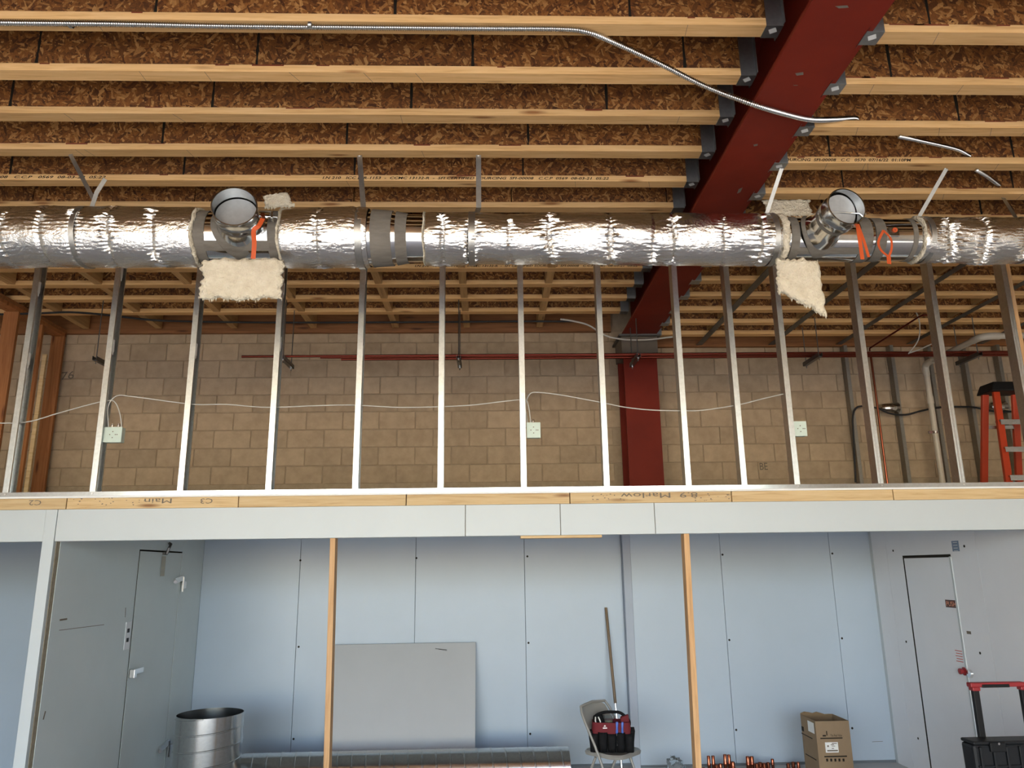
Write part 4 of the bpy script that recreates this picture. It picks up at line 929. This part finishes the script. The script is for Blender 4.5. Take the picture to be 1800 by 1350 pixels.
# tool bag on the chair
bo = Q(.03, -.02, .4335)
tb = empty('tool_bag', bo); tag(tb, 'black and red open tool bag on the folding chair', 'bag')
bf = Vector((math.cos(math.radians(-8)), math.sin(math.radians(-8)), 0)); bs_ = Vector((-bf.y, bf.x, 0))
def B(x, y, z): return bo + bf * x + bs_ * y + Vector((0, 0, z))
def shell(prof, mat, name, th=.006, wall=True, open_top=True):
    """prof: list of (half width, half depth, z); rounded rectangle rings, hollow"""
    n = 36; v = []; f = []
    def rg(hw, hd, z):
        return [B(hw * math.copysign(abs(math.cos(g)) ** .4, math.cos(g)), hd * math.copysign(abs(math.sin(g)) ** .4, math.sin(g)), z) for g in (2 * math.pi * k / n for k in range(n))]
    rings = [rg(*p) for p in prof] + [rg(p[0] - th, p[1] - th, p[2] + (th if i == len(prof) - 1 else 0)) for i, p in enumerate(prof[::-1])]
    for r in rings: v += r
    for i in range(len(rings) - 1): f += [(i * n + k, i * n + (k + 1) % n, (i + 1) * n + (k + 1) % n, (i + 1) * n + k) for k in range(n)]
    f += [tuple(range(n))[::-1], tuple((len(rings) - 1) * n + k for k in range(n))]
    return MB().add(v, f).build(name, mat, tb, smooth=50)
shell([(.145, .085, .004), (.165, .095, .03), (.168, .1, .16), (.16, .095, .235)], 'bag_red', 'body')
shell([(.147, .087, .003), (.167, .097, .03), (.1705, .1025, .10), (.17, .102, .148)], 'bag_black', 'lower_body')
for k in range(5):     # front pockets
    x = -.148 + k * .074; h = .15 + .012 * (k % 2)
    v = []
    for j in range(5):
        z = .005 + (h - .005) * j / 4; bul = (.018, .03, .032, .03, .022)[j]; wx = .033 + .002 * j
        for i in range(7):
            t = -1 + 2 * i / 6; v.append(B(x + t * wx, -.098 - bul * (1 - t ** 4) * .9 + (.012 if j == 0 else 0), z))
    f = [(j * 7 + i, j * 7 + i + 1, j * 7 + 8 + i, j * 7 + 7 + i) for j in range(4) for i in range(6)]
    o = MB().add(v, f).build('pocket', 'bag_black', tb, smooth=60); s_ = o.modifiers.new('thick', 'SOLIDIFY'); s_.thickness = .006
for sg in (-1, 1):     # side pockets
    MB().hexa([B(sg * .15, -.08, .01), B(sg * .178, -.07, .01), B(sg * .178, .07, .01), B(sg * .15, .08, .01), B(sg * .16, -.085, .17), B(sg * .2, -.075, .175), B(sg * .2, .075, .175), B(sg * .16, .085, .17)]).build('side_pocket', 'bag_black', tb, bevel=.008)
MB().tube(smoothpath([B(-.15, 0, .2), B(-.13, 0, .27), B(-.06, 0, .30), (B(.03, 0, .305)), B(.09, 0, .295), B(.15, 0, .24), B(.155, 0, .2)], 6), .013, 10).build('handle', 'bag_black', tb, smooth=60)
MB().hexa([B(-.155, -.02, .17), B(-.04, -.02, .17), B(-.04, .04, .17), B(-.155, .04, .17), B(-.15, -.02, .275), B(-.07, -.02, .285), B(-.07, .03, .285), B(-.15, .03, .275)]).build('end_panel', 'bag_black', tb, bevel=.01)
MB().hexa([B(.085, -.035, .16), B(.165, -.03, .16), B(.165, .03, .16), B(.085, .03, .16), B(.08, -.03, .265), B(.15, -.025, .29), B(.15, .02, .29), B(.08, .02, .27)]).build('end_panel', 'bag_red', tb, bevel=.01)
q = B(-.055, -.1005, .19); MB().add([q + Vector((-.016, 0, 0)), q + Vector((.02, 0, 0)), q + Vector((.02, 0, .009)), q + Vector((-.016, 0, .009)), q + Vector((-.01, 0, .016)), q + Vector((.012, 0, .016)), q + Vector((.002, 0, .03))], [(0, 1, 2, 3), (4, 5, 6)]).build('emblem', 'sticker', tb)
for i, x in enumerate((.045, .09)):
    t_ = empty('screwdriver', B(x, -.115, .12)); tag(t_, 'blue handled tool in the front pocket of the tool bag, %s' % ('left one' if i == 0 else 'right one'), 'tool', 'blue handled tools')
    MB().lathe([(.001, 0), (.011, .01), (.009, .05), (.012, .085), (.008, .095), (.001, .097)], B(x, -.108, .15), (.05, 0, 1), 12).build('handle', 'tool_blue', t_, smooth=50)
    MB().tube([B(x, -.108, .152), B(x, -.105, .06)], .004, 8).build('shaft', 'chrome', t_)
t_ = empty('pliers', B(-.105, -.055, .2)); tag(t_, 'white handled pliers sticking out of the tool bag', 'tool')
for sg in (-1, 1): MB().tube(smoothpath([B(-.105 + sg * .004, -.06, .19), B(-.11 + sg * .02, -.06, .235), B(-.118 + sg * .012, -.06, .275)], 5), .0055, 8).build('handle', 'white_plastic', t_, smooth=50)
t_ = empty('plastic_cup', B(-.02, -.03, .17)); tag(t_, 'clear cup with yellow contents in the tool bag', 'cup')
MB().lathe([(.001, .0), (.036, .0), (.04, .1), (.038, .1), (.035, .004)], B(-.02, -.04, .185), (0, 0, 1), 24).build('cup', 'clear_plastic', t_, smooth=40)
MB().lathe([(.001, .006), (.033, .006), (.035, .055), (.001, .055)], B(-.02, -.04, .185), (0, 0, 1), 24).build('contents', 'yellow', t_, smooth=40)

# pole leaning on the wall behind the chair
a, b_ = at(1065, 1068, Y=YA - .02), at(1082, 1240, Y=YA - .2); d = (b_ - a) / (a.z - b_.z); bt = a + d * a.z
pl = empty('wooden_pole', bt); tag(pl, 'thin brown pole leaning on the wall behind the chair', 'pole')
MB().tube([a, a + d * (a.z - .62)], .0145, 12).build('shaft', 'pole_brown', pl, smooth=50)
MB().tube([a + d * (a.z - .62), bt + Vector((0, 0, .003))], .013, 12).build('ferrule', 'chrome', pl, smooth=50)

# ------------------------------------------------------------------ cardboard box
a, b_ = at(1432.5, 1268, Y=7.2), at(1490, 1268, Y=7.2); c = at(1405, 1256, Z=a.z)
bx0, bx1, by0, by1, bz = a.x, b_.x + .01, 7.2, c.y, a.z
cb = empty('cardboard_box', ((bx0 + bx1) / 2, (by0 + by1) / 2, 0)); tag(cb, 'open brown cardboard box with a white shipping label on the floor', 'box')
t = .006
MB().box(bx0, bx1, by0, by0 + t, .001, bz).build('front_side', 'cardboard', cb)
MB().box(bx0, bx0 + t, by0 + t, by1 - t, .001, bz + .003).build('left_side', 'cardboard', cb)
MB().box(bx1 - t, bx1, by0 + t, by1 - t, .001, bz).build('right_side', 'cardboard', cb)
mb = MB(); n = 8; v = []
for k in range(n + 1):
    x = bx0 + (bx1 - bx0) * k / n; zz = bz + (.012, .026, .02, .012, .022, .012, .0, .002, 0)[k]
    for yy in (by1 - t, by1): v += [(x, yy, .001), (x, yy, zz)]
f = []
for k in range(n): o4 = k * 4; f += [(o4, o4 + 4, o4 + 5, o4 + 1), (o4 + 2, o4 + 3, o4 + 7, o4 + 6), (o4 + 1, o4 + 5, o4 + 7, o4 + 3)]
f += [(0, 1, 3, 2), (n * 4, n * 4 + 2, n * 4 + 3, n * 4 + 1)]
mb.add(v, f).build('back_side', 'cardboard_in', cb)
MB().box(bx0 + t, bx1 - t, by0 + t, by1 - t, .001, .006).build('bottom', 'cardboard_in', cb)
def fpx(px, py): return at(px, py, Y=by0 - .0006)
def bar_print(x0, y0, x1, y1, mat='ink', name='print', par=cb):
    p, q = fpx(x0, y0), fpx(x1, y1); return MB().box(min(p.x, q.x), max(p.x, q.x), by0 - .0008, by0 - .0002, min(p.z, q.z), max(p.z, q.z)).build(name, mat, par)
bar_print(1442, 1297, 1481, 1298.2); bar_print(1449, 1329, 1489, 1330.4)
for k in range(5): bar_print(1452 + k * 7.2, 1333.5, 1456 + k * 7.2, 1338.5)
bar_print(1446, 1292, 1452, 1294.5); bar_print(1452, 1285, 1454.5, 1293)
p, q = fpx(1460, 1295), fpx(1480, 1292.5); text('print', 'The Real Value', (p.x, by0 - .0004, p.z), (1, 0, 0), (0, 0, 1), q.x - p.x, .02, 'ink', cb)
lb = bar_print(1450, 1305, 1474.5, 1322.5, 'sticker', 'shipping_label')
for x0, y0, x1, y1 in ((1462, 1306.2, 1471, 1307.4), (1460, 1308.5, 1466, 1309.6), (1454, 1310, 1457, 1313), (1462, 1311, 1468, 1311.8), (1462, 1315, 1466, 1316.2), (1454, 1318.5, 1473, 1320.5)):
    p, q = fpx(x0, y0), fpx(x1, y1); MB().box(p.x, q.x, by0 - .0014, by0 - .0009, q.z, p.z).build('print', 'pencil', lb)
def lpx(px, py): return at(px, py, X=bx0 - .0006)
def lbar(x0, y0, x1, y1, h, mat='ink', name='print'):
    p, q = lpx(x0, y0), lpx(x1, y1); z = (p.z + q.z) / 2; return MB().box(bx0 - .0008, bx0 - .0002, min(p.y, q.y), max(p.y, q.y), z - h / 2, z + h / 2).build(name, mat, cb)
lbar(1409, 1290, 1428, 1297, .008); lbar(1416, 1326, 1435, 1335, .008); lbar(1420, 1275, 1431, 1281, .09, 'sticker', 'side_label'); lbar(1409, 1280, 1413, 1282, .04)

# ------------------------------------------------------------------ copper fittings by the back wall
def fitting(i, px, top, h, r, y):
    p = at(px, top, Y=y); x = p.x
    prof = [(r - .002, 0), (r, 0), (r, h * .42), (r * 1.14, h * .46), (r * 1.14, h * .56), (r * .96, h * .6), (r * .96, h), (r * .96 - .002, h), (r * .9 - .002, .003)]
    o = MB().lathe(prof, (x, y, .0005), (0, 0, 1), 16).build('copper_fitting', 'copper', smooth=40)
    tag(o, 'copper pipe fitting standing by the back wall, %s from the left' % ORD[i], 'fitting', 'copper fittings on the floor')
# neighbours alternate between a rear and a front row so they stand clear of one another
fits = [(1236, .07, .016, 7.86), (1246, .155, .016, 7.93), (1254, .15, .016, 7.95), (1259, .09, .019, 7.86), (1266, .095, .018, 7.88), (1275, .165, .018, 7.93), (1282, .155, .017, 7.96), (1288, .11, .02, 7.88),
        (1300, .05, .017, 7.8), (1309, .05, .018, 7.82), (1315, .14, .02, 7.94), (1322, .135, .019, 7.96), (1330, .09, .02, 7.88), (1336, .085, .02, 7.94), (1343, .09, .02, 7.88), (1350, .085, .018, 7.93), (1358, .095, .015, 8.02),
        (1385, .08, .017, 7.9), (1394, .08, .017, 7.95), (1403, .09, .016, 7.9)]
for i, (px, h, r, y) in enumerate(fits): fitting(i, px, 1340, h, r, y)
# crumpled clear plastic
rs = np.random.RandomState(5); mb = MB(); nu, nv = 18, 12; v = []; q = at(1186, 1336, Y=7.7)
for i in range(nv + 1):
    ph = math.pi * i / nv
    for k in range(nu):
        g = 2 * math.pi * k / nu; rr = .085 * (1 + rs.uniform(-.28, .28))
        v.append((q.x + rr * math.sin(ph) * math.cos(g), 7.7 + rr * math.sin(ph) * math.sin(g), max(.001, .10 - 1.2 * rr * math.cos(ph))))
mb.add(v, [(i * nu + k, i * nu + (k + 1) % nu, (i + 1) * nu + (k + 1) % nu, (i + 1) * nu + k) for i in range(nv) for k in range(nu)])
tag(mb.build('plastic_wrap', 'clear_plastic', smooth=25), 'crumpled clear plastic wrap on the floor beside the right post', 'plastic wrap')

# ------------------------------------------------------------------ rolling tool box at the right edge
RX0 = at(1706, 1310, Y=5.0).x; RW, RD, RZ = .56, .13, .872; RY = 4.98
rt = empty('rolling_toolbox', (RX0 + RW / 2, RY + RD / 2, 0)); tag(rt, 'black rolling tool box with a red pull handle at the right edge', 'toolbox')
MB().hexa([(RX0 + .03, RY + .02, .09), (RX0 + RW - .03, RY + .02, .09), (RX0 + RW - .03, RY + RD, .09), (RX0 + .03, RY + RD, .09), (RX0, RY, .60), (RX0 + RW, RY, .60), (RX0 + RW, RY + RD, .60), (RX0, RY + RD, .60)]).build('body', 'box_black', rt, bevel=.015)
MB().hexa([(RX0 + .005, RY + .005, .61), (RX0 + RW - .005, RY + .005, .61), (RX0 + RW - .005, RY + RD, .61), (RX0 + .005, RY + RD, .61), (RX0 + .0, RY, RZ - .02), (RX0 + RW, RY, RZ - .02), (RX0 + RW, RY + RD, RZ - .02), (RX0, RY + RD, RZ - .02)]).build('top_case', 'box_black', rt, bevel=.02)
MB().box(RX0 + .004, RX0 + RW - .004, RY - .008, RY + RD, RZ - .02, RZ).build('lid', 'box_black', rt, bevel=.008)
for k in range(6): MB().box(RX0 + .035 + k * .083, RX0 + .035 + k * .083 + .016, RY - .014, RY + .01, .63, RZ - .03).build('rib', 'box_black', rt, bevel=.003)
for z in (.70, .725): MB().box(RX0 + .02, RX0 + RW - .02, RY - .01, RY + .01, z, z + .01).build('rib', 'box_black', rt, bevel=.003)
MB().box(RX0 + .1, RX0 + .2, RY - .02, RY, RZ - .06, RZ - .005).build('latch', 'black_plastic', rt, bevel=.006)
MB().disc((RX0 + .155, RY - .02, RZ - .012), (0, -1, 0), .007, 10).build('rivet', 'chrome', rt)
hx0 = at(1708, 1215, Y=5.11).x; hx1 = hx0 + .315; HZ = at(1750, 1199, Y=5.11).z
for x in (hx0, hx1): MB().box(x + .005, x + .045, 5.10, 5.13, RZ - .02, HZ - .045).build('handle_post', 'black_plastic', rt, bevel=.004)
q = [(hx0 - .012, 5.09, HZ - .028), (hx1 + .062, 5.09, HZ - .028), (hx1 + .062, 5.14, HZ - .028), (hx0 - .012, 5.14, HZ - .028), (hx0 - .012, 5.09, HZ), (hx1 + .03, 5.09, HZ), (hx1 + .03, 5.14, HZ), (hx0 - .012, 5.14, HZ)]
gp = MB().hexa(q).box(hx0 - .002, hx0 + .05, 5.091, 5.139, HZ - .05, HZ - .026).box(hx1 + .0, hx1 + .055, 5.091, 5.139, HZ - .05, HZ - .026).build('grip', 'handle_red', rt, bevel=.006)
MB().box(hx0 + .06, hx0 + .24, 5.085, 5.11, HZ - .03, HZ - .010).build('grip_pad', 'black_plastic', gp, bevel=.004)
for x in (RX0 + .02, RX0 + RW - .07): MB().lathe([(.001, 0), (.09, 0), (.09, .05), (.001, .05)], (x, RY + RD + .06, .09), (1, 0, 0), 28).build('wheel', 'black_plastic', rt, smooth=35)
for x in (RX0 + .06, RX0 + RW - .1): MB().box(x, x + .04, RY + .04, RY + .09, 0, .09).build('foot', 'black_plastic', rt)
